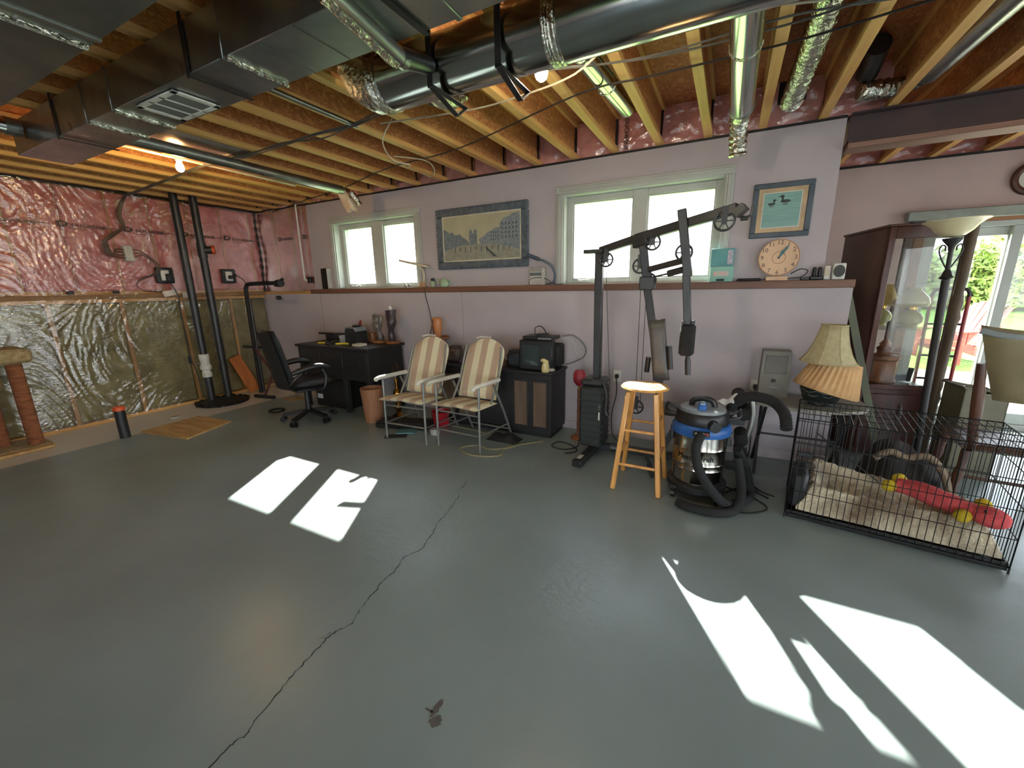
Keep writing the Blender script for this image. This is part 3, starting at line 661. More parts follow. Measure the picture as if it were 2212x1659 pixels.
def flexA(t):
    P, R_ = crink([(-.04,3.38,2.62),(-.045,3.5,2.615),(-.05,3.6,2.57),(-.045,3.66,2.48),(-.04,3.68,2.40)], .058, 5)
    b = MB(); b.tube(P, R_, 18); b.obj('flexible_foil_end', M_FOIL, t); ringf(-.04,3.36,2.62,.072,M_GALVD)(t); ringf(-.04,2.55,2.62,.072)(t)
bpipe('straight shiny pipe with a crinkled foil end hanging over the window', [(-.04,2.0,2.62),(-.04,3.38,2.62)], .07, M_SHINY, flexA)
t = thing('foil_hose', 'crinkled silver foil hose disappearing into the rim insulation', 'duct', (.27,2.4,2.7))
P, R_ = crink([(.32,1.6,2.74),(.28,2.2,2.73),(.275,2.7,2.73),(.27,3.1,2.72),(.26,3.4,2.70),(.25,3.62,2.68)], .062, 9); b = MB(); b.tube(P, R_, 16); b.obj('hose', M_FOIL, t)
b = MB(); b.bb(.17,.33,3.6,3.62,2.67,2.8); b.obj('boot_hole_black', M_BLK, t)  # black plate painting in the dark hole where the hose enters the rim
def flexD(t):
    P, R_ = crink([(.96,3.74,2.75),(.92,3.83,2.74),(.84,3.86,2.73),(.74,3.84,2.73),(.64,3.82,2.73)], .055, 5); b = MB(); b.tube(P, R_, 16); b.obj('foil_elbow', M_FOIL, t)
bpipe('long metal pipe with a foil elbow above the steel beam', [(1.09,2.0,2.78),(1.05,2.9,2.77),(.96,3.76,2.75)], .07, M_GALV, flexD)
t = thing('shadow_tube', 'dark tube standing in for a round shadow between joists above the beam', 'duct', (.68,3.6,2.8)); b = MB(); b.tube(smooth([(.66,3.55,2.88),(.67,3.7,2.86),(.67,3.82,2.82)],5),.06,18); b.obj('hose', M_BLK, t)  # black tube in place of the round shadow by the foil elbow
# sheet metal closing one joist bay, pipe below it with torn end
o = MB(); o.bb(-4.06,-3.74,1.5,2.47,ZT-.004,ZT-.001); q = o.obj('joist_bay_sheet', pm('pan_steel',(206,190,188),(190,176,174),scale=4,rough=.22,metal=.95,bump=.02,bscale=3)); tag(q,'flat shiny metal sheet closing one joist bay above the bare bulb','sheet metal')
def bag(t):
    b = MB()
    def fn(u, v):
        an = 2*PI*u; r = .05+.03*v+.008*math.sin(an*3+v*4); return (-4.06+.04*v+r*math.cos(an), 3.58+.10*v+.7*r*math.sin(an), 2.60-.20*v+.012*math.sin(an*4))
    b.grid(fn, 24, 8); b.obj('torn_sleeve', pm('torn_vinyl',(214,196,170),(190,170,146),scale=9,rough=.35,bump=.4,bscale=20), t)
    b = MB(); b.tube([(-3.99+.01*k,3.66+.015*k,2.60-.028*k) for k in range(6)],[.03+.008*(k%2) for k in range(6)],12); b.obj('foil_strip', M_FOIL, t)
bpipe('slim metal pipe under the joists with a torn sleeve hanging over the small window', [(-4.0,1.55,2.605),(-4.02,3.56,2.605)], .045, M_GALV, bag)
o = MB(); o.rod((-4.42,1.5,2.655),(-4.46,3.3,2.655),.011,n=8); q = o.obj('conduit', pm('white_pvc',(214,208,196),rough=.5)); tag(q,'thin white conduit clipped under the joists by the bulb','conduit')
o = MB(); o.rod((-2.50,1.5,2.655),(-2.51,2.42,2.655),.016,n=10); q = o.obj('steel_conduit', M_GALV); tag(q,'grey steel conduit beside a joist where the cables gather','conduit')

t = thing('ceiling_junction_box', 'small black junction box with a white label between two joists', 'junction box', (.13,2.5,2.8))
b = MB(); b.bb(.085,.175,2.44,2.56,2.74,2.83,.006); b.obj('box', M_BLK, t); b = MB(); b.bb(.105,.155,2.46,2.53,2.737,2.741); b.obj('label_plate', M_WHITE, t)
b = MB(); b.bb(.08,.28,2.47,2.53,2.829,2.84); b.obj('mounting_bar', M_GALVD, t)
# ================================================================ bulbs
def bulb(label, x, y, z, col, power, holder_z):
    t = thing('bare_bulb', label, 'light bulb', (x,y,holder_z))
    b = MB(); b.lathe([(.055,.0),(.056,-.012),(.036,-.022),(.026,-.05),(.024,-.065)],24,(x,y,holder_z)); b.obj('lampholder', pm('porcelain',(232,222,204),rough=.3), t)
    b = MB(); b.lathe([(.0135,0),(.0135,-.018),(.022,-.04),(.030,-.062),(.030,-.075),(.024,-.092),(.012,-.102),(.001,-.104)],20,(x,y,z+.06)); g = b.obj('glass_bulb', None, t)
    m = bpy.data.materials.new('lit_bulb'); m.use_nodes = True; nn = m.node_tree.nodes; bs = nn['Principled BSDF']
    bs.inputs['Base Color'].default_value = (1,.9,.7,1); bs.inputs['Emission Color'].default_value = col+(1,); bs.inputs['Emission Strength'].default_value = power
    g.data.materials.append(m)
    b = MB(); b.bb(x-.19,x+.19,y-.045,y+.045,ZT-.012,ZT-.001,.002); b.rod((x,y,holder_z-.004),(x,y,ZT-.01),.04,n=16); b.obj('mounting_board', M_LUMX, t)
    return t
bulb('lit bare bulb on a porcelain holder beside the large round duct', -.87, 2.0, 2.475, (1.0,.85,.62), 110, 2.60)
bulb('warm lit bare bulb on a porcelain holder below the joist bay sheet', -4.25, 2.07, 2.545, (1.0,.62,.24), 130, 2.655)
bulb('unseen bare bulb added for fill light over the floor behind the viewer', -2.6, -1.6, 2.535, (1.0,.75,.45), 110, 2.66)  # added fill lamp, out of view
bulb('unseen bare bulb added for fill light near the wall on the walkout side', 2.2, -1.8, 2.535, (1.0,.75,.45), 110, 2.66)  # second added lamp, unseen, lifts the interior light

# ================================================================ cables
def cable(label, pts, r, col, group=None, name='ceiling_cable', k=5, n=6):
    b = MB(); b.tube(smooth(pts, k), r, n); o = b.obj(name, pm('cable_%d_%d_%d' % col, col, rough=.5)); tag(o, label, 'cable', group); return o
gy = 'grey cables strung under the joists'
base_pts = [(-4.33,2.36),(-3.8,2.37),(-3.26,2.35),(-2.84,2.36),(-2.47,2.37),(-2.0,2.31),(-1.55,2.36),(-1.08,2.35),(-.71,2.44),(-.37,2.51),(.12,2.51),(.45,2.55),(.8,2.64),(2.2,2.7)]
random.seed(11)
for c in range(4):
    pts = []
    for i, (x, y) in enumerate(base_pts):
        sp_ = .012 if i in (0,4) else .035
        pts.append((x, y+random.uniform(-sp_,sp_), ZT-.012-.012*c*.5-(.03 if i in (2,3) else 0)*random.random()))
    pts = [(-6.2,2.42,2.60-.008*c),(-5.2,2.38,2.625-.006*c)]+pts
    if c > 1: pts = pts[:9]+[(-1.9,2.2+.1*c,2.7),(-1.85,2.15,2.85)]
    cable('grey cable in the loose bundle strung under the joists', pts, .0055, (96,94,90), gy)
cable('thin dark cable crossing the joists toward the far corner by the window wall', [(-5.9,3.95,2.60),(-5.0,3.85,2.655),(-4.13,3.67,2.655),(-3.1,3.33,2.655),(-2.16,3.2,2.655),(-.97,2.75,2.655),(-.52,2.72,2.65),(.14,2.73,2.655),(.63,2.66,2.655),(2.3,2.4,2.655)], .006, (52,46,46))
cable('pale cable running alone from the cable bundle past the bulb', [(-2.3,2.44,2.64),(-1.6,2.52,2.62),(-1.2,2.46,2.60),(-.85,2.40,2.61),(-.5,2.22,2.65),(0,2.35,2.655),(.5,2.45,2.655),(2.2,2.4,2.655)], .0055, (186,178,158))
cable('pale cable looping down from the joists near the small window', [(-2.2,2.45,2.655),(-2.35,2.5,2.55),(-2.4,2.65,2.47),(-2.35,2.78,2.46),(-2.55,3.0,2.52),(-2.75,3.2,2.6),(-2.85,3.25,2.66)], .005, (196,184,160))
cable('pale slack cable hanging in a shallow loop at the top of the wall', [(-2.45,2.72,2.52),(-2.4,3.05,2.56),(-2.5,3.3,2.55),(-2.65,3.42,2.54),(-2.72,3.42,2.58)], .005, (176,166,146))
# ================================================================ left side
M_ABS = pm('black_abs_pipe', (40,41,42), (32,33,34), scale=4, rough=0.38)
M_ORANGE = pm('orange_cap', (226,92,36), rough=0.45)
M_WPVC = pm('white_pvc_fitting', (222,222,214), rough=0.4)
M_PLY = pm('plywood', (196,160,104), (168,130,80), scale=2.2, detail=7, rough=0.7, stretch=(1.2,7,1))
M_CARPET = pm('beige_carpet', (172,152,112), (146,126,90), scale=30, rough=0.98, bump=0.6, bscale=60)
M_SISAL = pm('sisal_brown', (150,94,60), (120,72,44), scale=12, rough=0.9, bump=0.4, bscale=60, stretch=(1,1,6))
M_DARKIN = pm('black_matte', (26,27,28), (20,21,22), rough=0.7)
# ABS riser pipes from the sump pit
t = thing('riser_pipe', 'black vertical riser pipe with a white check valve near its foot', 'pipe', (-6.29,2.92,0))
b = MB(); b.rod((-6.29,2.92,.03),(-6.29,2.92,2.80),.046,n=18); b.obj('pipe', M_ABS, t)
b = MB(); b.lathe([(.05,.36),(.058,.365),(.058,.42),(.05,.43),(.05,.46),(.066,.47),(.066,.52),(.056,.53),(.056,.60),(.06,.61),(.06,.67),(.05,.68)],20,(-6.29,2.92,0)); v = b.obj('check_valve', M_WPVC, t)
b = MB(); b.rod((-6.29,2.92,.555),(-6.27,2.80,.565),.008); b.obj('valve_screw', M_GALV, v)
t = thing('vent_pipe', 'black vertical vent pipe with an orange capped side tee', 'pipe', (-6.29,3.14,0))
b = MB(); b.rod((-6.29,3.14,.03),(-6.29,3.14,2.80),.046,n=18); b.obj('pipe', M_ABS, t)
b = MB(); b.rod((-6.29,3.14,1.95),(-6.29,3.14,2.14),.054,n=18); b.rod((-6.29,3.14,2.045),(-6.22,3.235,2.05),.05,n=18); te = b.obj('tee', M_ABS, t)
b = MB(); b.rod((-6.222,3.232,2.05),(-6.205,3.256,2.05),.055,n=18); b.obj('cap', M_ORANGE, te)
b = MB(); b.rod((-6.29,3.14,.42),(-6.29,3.14,.50),.056,n=18); b.obj('coupling', M_ABS, t)
t = thing('sump_pit_lid', 'round black sump pit lid with wrinkled plastic under the riser pipes', 'lid', (-6.13,2.98,0))
b = MB(); b.lathe([(.01,.026),(.2,.028),(.29,.024),(.30,.0)],36,(-6.13,2.98,0)); b.obj('lid', M_BLK, t)
b = MB(); random.seed(2)
b.tube([(-6.13+(.30+.015*math.sin(k*3.1))*math.cos(k*PI/24),2.98+(.30+.015*math.sin(k*3.1))*math.sin(k*PI/24),.022+.012*math.sin(k*2.3)) for k in range(48)],.014,6,closed=True); b.obj('wrinkled_rim', pm('glossy_black_poly',(28,28,30),rough=.2), t)
cable('thin black cord running from the wall outlet box down the riser pipe', [(-6.42,2.76,1.63),(-6.41,2.82,1.45),(-6.40,2.80,1.2),(-6.40,2.82,.9),(-6.36,2.80,.62),(-6.37,2.84,.4),(-6.30,2.84,.12),(-6.2,2.86,.04)], .006, (34,34,34), None, 'pump_cord')
b = MB(); b.bb(-6.41,-6.38,2.78,2.81,.56,.66,.006); o = b.obj('cord_plug', M_BLK); tag(o,'small black piggyback plug on the pump cord beside the check valve','plug')
# capped floor stub
t = thing('floor_drain_stub', 'short black floor pipe with an orange cap standing by the plywood', 'pipe', (-5.60,1.72,0))
b = MB(); b.rod((-5.60,1.72,0),(-5.60,1.72,.32),.046,n=20); b.obj('pipe', M_ABS, t)
b = MB(); b.lathe([(.049,.30),(.05,.33),(.046,.338),(.03,.34),(.028,.333),(.001,.333)],20,(-5.60,1.72,0)); b.obj('cap', M_ORANGE, t)
# plywood sheet
b = MB(); b.prism([(-5.62,1.86),(-4.89,1.97),(-5.08,2.51),(-5.67,2.45)],0.001,.018,'XY'); o = b.obj('plywood_sheet', M_PLY); tag(o,'loose plywood sheet lying on the floor by the bare concrete strip','plywood')
# leaning plank
t = MB(); t.bar((-6.33,3.55,.012),(-6.42,3.37,.56),.17,.018,up=(1,0,.2),bev=.002); o = t.obj('leaning_plank', pm('orange_plank',(190,116,58),(166,96,46),scale=3,detail=5,stretch=(5,5,.6),rough=.6)); tag(o,'orange brown plank leaning on the poly film by the corner','plank')
# bits on the floor
b = MB(); b.torus((-5.0,3.02,.012),.085,.012,'Z',28,6); o = b.obj('rubber_ring', M_DARKIN); o.scale.y = 1; tag(o,'dark flat ring lying on the floor beside the office chair','ring')
b = MB(); b.lathe([(.001,.012),(.045,.012),(.05,.008),(.052,0)],20,(-5.93,2.32,.0)); o = b.obj('drain_cap', pm('pale_cap',(176,174,168),rough=.6)); tag(o,'small pale drain cap set in the bare concrete','cap')
b = MB(); b.prism([(-5.5,3.42),(-5.25,3.40),(-5.15,3.62),(-5.5,3.66)],.001,.005,'XY'); o = b.obj('cardboard_sheet', pm('cardboard',(170,150,118),(150,130,100),scale=4,rough=.9)); tag(o,'flattened cardboard sheet on the floor under the exercise stand','cardboard')
b = MB(); b.prism([(-5.55,3.72),(-4.95,3.66),(-4.9,3.86),(-5.45,3.9)],.006,.010,'XY'); o = b.obj('paper_sheet', pm('paper_white',(196,192,182),rough=.9)); tag(o,'crumpled white paper sheet on the floor by the lower wall','paper')
# cat tree
t = thing('cat_tree', 'beige carpeted cat tree with brown sisal posts against the insulated wall', 'cat tree', (-6.17,1.03,0))
b = MB(); b.bb(-6.42,-5.98,.35,1.30,0,.035,.01); b.obj('base', M_CARPET, t)
b = MB(); b.bb(-5.99,-5.90,.45,1.28,0,.03,.01); b.obj('base_edge', M_PLY, t)
for x, y, z in ((-6.10,1.20,.86),(-6.30,1.02,.60),(-6.2,.62,.86)):
    b = MB(); b.rod((x,y,.03),(x,y,z),.057,n=20); b.obj('sisal_post', M_SISAL, t)
b = MB(); b.bb(-6.42,-5.98,.45,1.32,.86,1.0,.03); b.obj('carpeted_perch', M_CARPET, t)
b = MB(); b.lathe([(.001,.6),(.15,.6),(.16,.62),(.16,.72),(.14,.74),(.001,.74)],24,(-6.28,.98,0)); b.obj('lower_perch', M_CARPET, t)
# junction box and outlet boxes on the film
xw = XU+.03
t = thing('junction_box', 'pale junction box with brown cables on the pink insulated wall', 'junction box', (xw,2.43,1.9))
b = MB(); b.bb(xw-.02,xw+.03,2.385,2.475,1.88,2.06,.006); b.obj('cover', pm('pale_box',(196,192,178),rough=.5), t)
for yy, zz in ((2.43,1.91),(2.43,2.03)):
    b = MB(); b.rod((xw+.028,yy,zz),(xw+.034,yy,zz),.006); b.obj('screw', M_GALV, t)
def outlet_box(label, y, plug):
    t = thing('outlet_box', label, 'outlet', (xw,y,1.63))
    b = MB(); b.bb(xw-.015,xw+.008,y-.10,y+.10,1.62,1.82,.012); b.obj('vapour_boot', pm('boot_hole_black',(30,34,40),rough=.35), t)
    b = MB(); b.bb(xw,xw+.03,y-.05,y+.04,1.655,1.785,.006); b.obj('cover_plate', M_WPVC, t)
    if plug: b = MB(); b.bb(xw+.03,xw+.075,y-.03,y+.02,1.68,1.73,.008); b.rod((xw+.06,y,1.70),(xw+.06,y+.07,1.735),.018,n=8); b.obj('black_plug', M_BLK, t)
    else: b = MB(); b.bb(xw+.02,xw+.06,y-.01,y+.07,1.64,1.74,.01); b.obj('transformer', M_BLK, t)
    return t
outlet_box('outlet with black boot and transformer on the film above the paper tags', 2.76, False)
outlet_box('outlet with black boot and plug on the film near the corner', 3.54, True)
gb = 'brown cables into the junction box'
for k in range(4):
    d = k*.012
    cable('thick brown cable curling down the pink wall into the junction box', [(-5.95,2.44,2.61),(-6.25,2.5-d,2.62),(-6.43,2.47,2.60-d),(-6.46,2.39+d,2.40),(-6.45,2.41+d*.5,2.27),(-6.44,2.28,2.17-d),(-6.44,2.20+d,2.08),(-6.45,2.21+d*1.5,1.96-d*.3),(-6.46,2.31,1.92+.03*k),(-6.475,2.385,1.92+.03*k)], .008, (92,72,58), gb, 'wall_cable')
for k in range(3):
    d = k*.02
    cable('thin brown cable looping from the junction box down to the ledge', [(-6.475,2.475,1.93+.045*k),(-6.455,2.56,1.95+.02*k),(-6.45,2.66+d,1.84),(-6.45,2.62+d,1.74),(-6.45,2.47,1.67-d*.4),(-6.45,2.43,1.59),(-6.45,2.5,1.525),(-6.45,2.68,1.51+.004*k)], .0055, (84,62,54), 'thin brown cables below the junction box', 'wall_cable')
cable('black cord leaving the corner outlet toward the exercise stand', [(-6.43,3.60,1.73),(-6.40,3.68,1.66),(-6.3,3.66,1.56),(-6.22,3.6,1.58),(-6.18,3.58,1.3)], .006, (30,30,30), None, 'power_cord')
for y, z, a_, lb in ((2.74,1.505,.2,'white printed paper tag hanging over the ledge below the outlet'),(2.93,1.475,-.1,'smaller white paper label on the film beside the riser pipe')):
    b = MB(); b.box((XL+.03,y,z-.01),(.003,.15 if y < 2.8 else .10,.07),rot=(a_,-.25,0)); o = b.obj('paper_tag', pm('tag_paper',(214,206,196),rough=.8)); tag(o, lb, 'paper tag')
for y, lb in ((1.83,'small black clip on the ledge by the bare stretch of film'),(2.22,'small black clip on the ledge below the cable loop')):
    b = MB(); b.bb(XL-.02,XL+.012,y-.03,y+.03,1.50,1.535,.006); o = b.obj('sealant_lump', M_SEAL); tag(o, lb, 'clip')
# printed film
M_INK = pm('black_ink', (22,20,24), rough=0.4)
for y in (1.36,1.92,2.48,3.07,3.60):
    text('D', .10, M_INK, wall_left, face_m((XU+.040,y,2.25),'+X') @ Matrix.Diagonal((1.3,.8,1,1)), bold=.003)
    text('DUCHESNE', .058, M_INK, wall_left, face_m((XU+.040,y+.07,2.243),'+X') @ Matrix.Diagonal((1.0,.85,1,1)), al='LEFT', bold=.0007)
    b = MB(); b.bb(XU+.0395,XU+.0405,y+.31,y+.46,2.240,2.246); b.bb(XU+.0395,XU+.0405,y+.06,y+.2,2.205,2.209); b.obj('print_rule', M_INK, wall_left)
for x in (-5.97,-5.42):
    text('D', .085, M_INK, wall_back, face_m((x,YU-.012,2.24),'-Y') @ Matrix.Diagonal((1.2,.85,1,1)), bold=.0025)
    if x < -5.6: text('DUCHESNE', .044, M_INK, wall_back, face_m((x+.06,YU-.012,2.235),'-Y'), al='LEFT', bold=.0006)
text('DUCHESNE', .05, M_INK, wall_back, face_m((-.94,YU-.02,2.80),'-Y') @ Matrix.Rotation(-PI/2,4,'Z'), bold=.0006)
# white conduit in the corner
t = thing('white_conduit', 'thin white vertical conduit from the joists down to a small wall box', 'conduit', (-5.50,4.02,1.64))
b = MB(); b.tube(smooth([(-5.50,4.03,2.68),(-5.50,4.03,2.0),(-5.50,4.03,1.70),(-5.49,4.03,1.655),(-5.46,4.03,1.645),(-5.40,4.03,1.64)],4),.011,8); b.obj('tube', M_WPVC, t)
b = MB(); b.bb(-5.41,-5.35,4.0,4.05,1.60,1.69,.005); b.obj('box', M_BLK, t)
# black tube exercise stand in the corner
t = thing('exercise_stand', 'black tubular exercise stand with a bent top arm in the corner', 'exercise stand', (-6.1,3.5,0))
b = MB(); b.tube(smooth([(-6.10,3.50,.02),(-6.12,3.52,.8),(-6.13,3.53,1.45),(-6.12,3.54,1.56),(-6.05,3.55,1.60),(-5.7,3.57,1.605),(-5.42,3.58,1.605)],4),.028,12); b.obj('post', M_DARKIN, t)
b = MB(); b.tube([(-6.05,3.51,.04),(-6.06,3.52,.75),(-6.07,3.53,1.4)],.02,10); b.obj('inner_post', M_ABS, t)
b = MB(); b.rod((-5.46,3.58,1.60),(-5.38,3.58,1.605),.05,n=12); b.bar((-5.5,3.56,1.57),(-5.36,3.6,1.66),.03,.03); b.obj('arm_clamp', M_DARKIN, t)
b = MB(); b.rod((-6.36,3.5,.70),(-5.95,3.55,.70),.022,n=10); b.obj('grip_bar', M_BLK, t)
b = MB(); b.rod((-6.08,3.50,.68),(-5.66,3.45,.36),.017,n=8); b.obj('brace', pm('dark_red_tube',(88,44,40),rough=.5), t)
b = MB(); b.rod((-5.66,3.45,.36),(-5.78,3.36,.04),.017,n=8); b.obj('strut', pm('dark_red_tube',(88,44,40)), t)
b = MB(); b.rod((-5.95,3.32,.028),(-5.60,3.38,.028),.026,n=10); b.obj('foot', M_DARKIN, t)
b = MB(); b.bb(-6.0,-5.92,3.93,3.98,1.37,1.43,.01); o = b.obj('wall_clip', M_BLK); tag(o,'small black bracket on the lower wall under the stand arm','bracket')
o.location.x = -.1
# ================================================================ desk corner
M_BLKWOOD = pm('black_stained_wood', (36,36,38), (28,28,30), scale=4, detail=5, rough=0.5, stretch=(.5,4,4))
M_LEATHER = pm('black_leather', (28,29,31), (22,23,25), scale=14, rough=0.36, bump=0.12, bscale=90)
M_CHROME = pm('grey_metal_tube', (150,150,146), (136,136,132), rough=0.35, metal=0.8)
M_BRASS = pm('brass', (190,150,70), (160,120,50), rough=0.25, metal=1.0)
M_WOODM = pm('mid_brown_wood', (150,98,58), (120,76,44), scale=4, detail=5, rough=0.5, stretch=(4,4,.6))
t = thing('work_desk', 'black wooden desk with side panel pushed against the lower lilac wall', 'desk', (-4.28,3.66,0))
b = MB(); b.bb(-4.93,-3.63,3.34,3.965,.80,.83,.004); b.obj('desktop', M_BLKWOOD, t)
b = MB(); b.bb(-4.90,-3.66,3.36,3.94,.43,.80,.003); b.obj('case', M_BLKWOOD, t)
for k in range(3):
    x0 = -4.88+k*.405
    b = MB(); b.bb(x0,x0+.39,3.352,3.362,.46,.78,.003); d = b.obj('drawer', M_BLKWOOD, t)
    b = MB(); b.rod((x0+.195,3.353,.62),(x0+.195,3.33,.62),.012); b.obj('knob', M_DARKIN, d)
for x in (-4.87,-4.1,-3.70):
    for y in (3.40,3.9):
        b = MB(); b.bb(x-.03,x+.03,y-.03,y+.03,0,.43,.003); b.obj('leg', M_BLKWOOD, t)
t = thing('computer_tower', 'black box with a white sticker standing under the desk', 'computer', (-4.6,3.7,0))
b = MB(); b.bb(-4.79,-4.17,3.46,3.86,0,.40,.006); b.obj('case', M_DARKIN, t)
b = MB(); b.bb(-4.76,-4.66,3.456,3.461,.10,.16); b.obj('sticker', pm('sticker_white',(206,208,206),rough=.6), t)
# office chair
t = thing('office_chair', 'black leather swivel office chair with padded arms turned to the desk', 'chair', (-4.30,2.98,0), math.radians(-16))
def P(mb, nm, mat=M_LEATHER): return mb.obj(nm, mat, t, world=False)
for k in range(5):
    a_ = 2*PI*k/5+.3; e = Vector((math.cos(a_),math.sin(a_),0))
    b = MB(); b.bar(Vector((0,0,.12)),e*.29+Vector((0,0,.075)),.045,.035); P(b,'base_arm',M_BLK)
    b = MB(); c = e*.29; pr_ = Vector((-e.y,e.x,0)); b.rod(c+pr_*.012+Vector((0,0,.03)),c+pr_*.034+Vector((0,0,.03)),.03,n=14); b.rod(c-pr_*.012+Vector((0,0,.03)),c-pr_*.034+Vector((0,0,.03)),.03,n=14); b.rod(c+Vector((0,0,.03)),c+Vector((0,0,.08)),.012,n=8); P(b,'caster',M_BLK)
b = MB(); b.rod((0,0,.08),(0,0,.38),.03,.026,n=16); P(b,'gas_lift',M_BLK)
b = MB(); b.box((0,0,.385),(.24,.3,.03),.006); P(b,'mechanism',M_BLK)
def cushion(mb, w_, d_, h_, fn, nu=14, nv=14, pw=4.0):
    """rounded pad; fn maps (u,v in -1..1, side 0..1) to a point"""
    top = []; 
    for sgn in (1,-1):
        mb.grid(lambda u, v: fn(u*2-1, v*2-1, sgn*h_*max(0,(1-abs(u*2-1)**pw))**.5*max(0,(1-abs(v*2-1)**pw))**.5), nu, nv)
b = MB(); cushion(b,0,0,.055,lambda u,v,h:(u*.25,v*.245+.02,.455+h+.02*v*v)); P(b,'seat')
b = MB(); cushion(b,0,0,.05,lambda u,v,h:(u*(.245-.05*max(0,v)**4), -.235-.06*(v+1)-.0+h+.05*u*u, .76+v*.33)); P(b,'backrest')
b = MB(); b.grid(lambda u,v:((u*2-1)*(.235-.05*max(0,v*2-1)**4), -.26-.12*v-.028+.05*(u*2-1)**2, .44+v*.63),8,10); P(b,'back_shell',M_DARKIN)
for s_ in (-1,1):
    b = MB(); pts = smooth([(s_*.20,.05,.39),(s_*.29,.10,.42),(s_*.30,.13,.55),(s_*.295,.10,.64)],4); b.tube(pts,.018,8); P(b,'arm_support',M_BLK); b = MB(); b.tube(smooth([(s_*.295,-.12,.62),(s_*.29,-.20,.56),(s_*.25,-.24,.5)],4),.018,8); P(b,'arm_support',M_BLK)
    b = MB(); pts = smooth([(s_*.29,-.22,.63),(s_*.295,-.05,.67),(s_*.295,.08,.675),(s_*.29,.18,.64)],4); b.tube(pts,[.026+.008*math.sin(PI*k/(len(pts)-1)) for k in range(len(pts))],10); P(b,'arm_pad')
# things on the desk
zt = .832
t = thing('desktop_air_unit', 'black tabletop appliance with a bright sloping top on the desk', 'appliance', (-4.10,3.62,zt))
b = MB(); b.m = Matrix.Translation((-4.10,3.62,zt)); b.prism([(-.105,0),(.10,0),(.09,.16),(.06,.20),(-.07,.205),(-.095,.17)],-.09,.09); b.m = Matrix(); b.obj('body', M_BLK, t)
b = MB(); b.m = Matrix.Translation((-4.10,3.62,zt)); b.prism([(-.092,.175),(-.07,.208),(.058,.203),(.088,.166),(.088,.172),(.06,.214),(-.072,.222),(-.096,.18)],-.092,.092); b.m = Matrix(); b.obj('top_panel', pm('glossy_grey_top',(120,124,126),rough=.15), t)
b = MB(); b.bb(-4.14,-4.04,3.60,3.66,zt+.216,zt+.24,.008); b.obj('lid_handle', M_BLK, t)
def sculpture(label, x, y, h, mat, seed, white=False):
    t = thing('carved_figure', label, 'sculpture', (x,y,zt)); random.seed(seed)
    b = MB(); b.lathe([(.001,0),(.085,0),(.095,.012),(.085,.03),(.05,.035),(.001,.036)],22,(x,y,zt),sy=.8); b.obj('base', M_WOODM, t)
    b = MB(); k = 12; pts = []; rs = []
    for i in range(k+1):
        u = i/k; pts.append((x+.018*math.sin(u*5+seed), y+.01*math.cos(u*6), zt+.03+u*h)); rs.append(.028+.02*u+.018*math.sin(u*PI*2+seed)**2)
    b.tube(pts, rs, 10); b.obj('trunk', mat, t)
    b = MB(); b.tube(smooth([(x+.01,y,zt+h*.5),(x+.045,y-.01,zt+h*.75),(x+.055,y,zt+h+.02)],4),.024,8); b.tube(smooth([(x-.005,y,zt+h*.45),(x-.05,y,zt+h*.8),(x-.06,y,zt+h+.03)],4),.022,8); b.obj('limb', mat, t)
    if white: b = MB(); b.ell((x,y,zt+h+.055),(.025,.025,.03)); b.obj('white_tip', M_WHITE, t)
    return t
M_SLV = pm('silvery_driftwood', (120,112,104), (70,62,58), scale=9, detail=6, rough=0.3, stretch=(3,3,.5))
M_DKW = pm('dark_carved_wood', (70,58,62), (46,38,42), scale=9, detail=6, rough=0.35, stretch=(3,3,.5))
sculpture('silvery carved driftwood figure on a wooden base beside the taller dark one', -3.895, 3.8, .32, M_SLV, 1)
sculpture('dark carved figure with a white tip standing at the desk end', -3.69, 3.82, .38, M_DKW, 4, True)
t = thing('wooden_mug', 'orange brown wooden mug between the black appliance and the driftwood figure', 'mug', (-4.065,3.85,zt)); b = MB(); b.lathe([(.001,0),(.05,0),(.052,.12),(.045,.12),(.043,.01),(.001,.01)],20,(-4.065,3.85,zt)); b.obj('cup', M_WOODM, t); b = MB(); b.torus((-4.01,3.85,zt+.06),.03,.007,'Y',16,6); b.obj('handle', M_WOODM, t)
t = thing('plastic_tub', 'clear plastic tub among the tools on the desk', 'tub', (-4.42,3.7,zt)); b = MB(); b.lathe([(.001,0),(.055,0),(.065,.085),(.068,.09),(.062,.09),(.052,.006),(.001,.006)],20,(-4.42,3.7,zt)); b.obj('tub', pm('cloudy_plastic',(190,192,196),rough=.25), t)
t = thing('red_easel_frame', 'red wooden triangular frame standing at the back of the desk', 'frame', (-4.32,3.85,zt)); b = MB(); b.bar((-4.42,3.85,zt+.01),(-4.28,3.88,zt+.27),.022,.022); b.obj('upright', pm('red_wood',(142,58,44),rough=.6), t); b = MB(); b.bar((-4.42,3.85,zt+.012),(-4.20,3.83,zt+.012),.022,.022); b.bar((-4.20,3.83,zt+.012),(-4.285,3.88,zt+.26),.012,.012); b.obj('brace', pm('red_wood',(142,58,44)), t)
random.seed(21)
M_YEL = pm('yellow_handle', (206,190,60), rough=.4); M_TOOL = pm('tool_steel', (120,120,118), rough=.3, metal=.9)
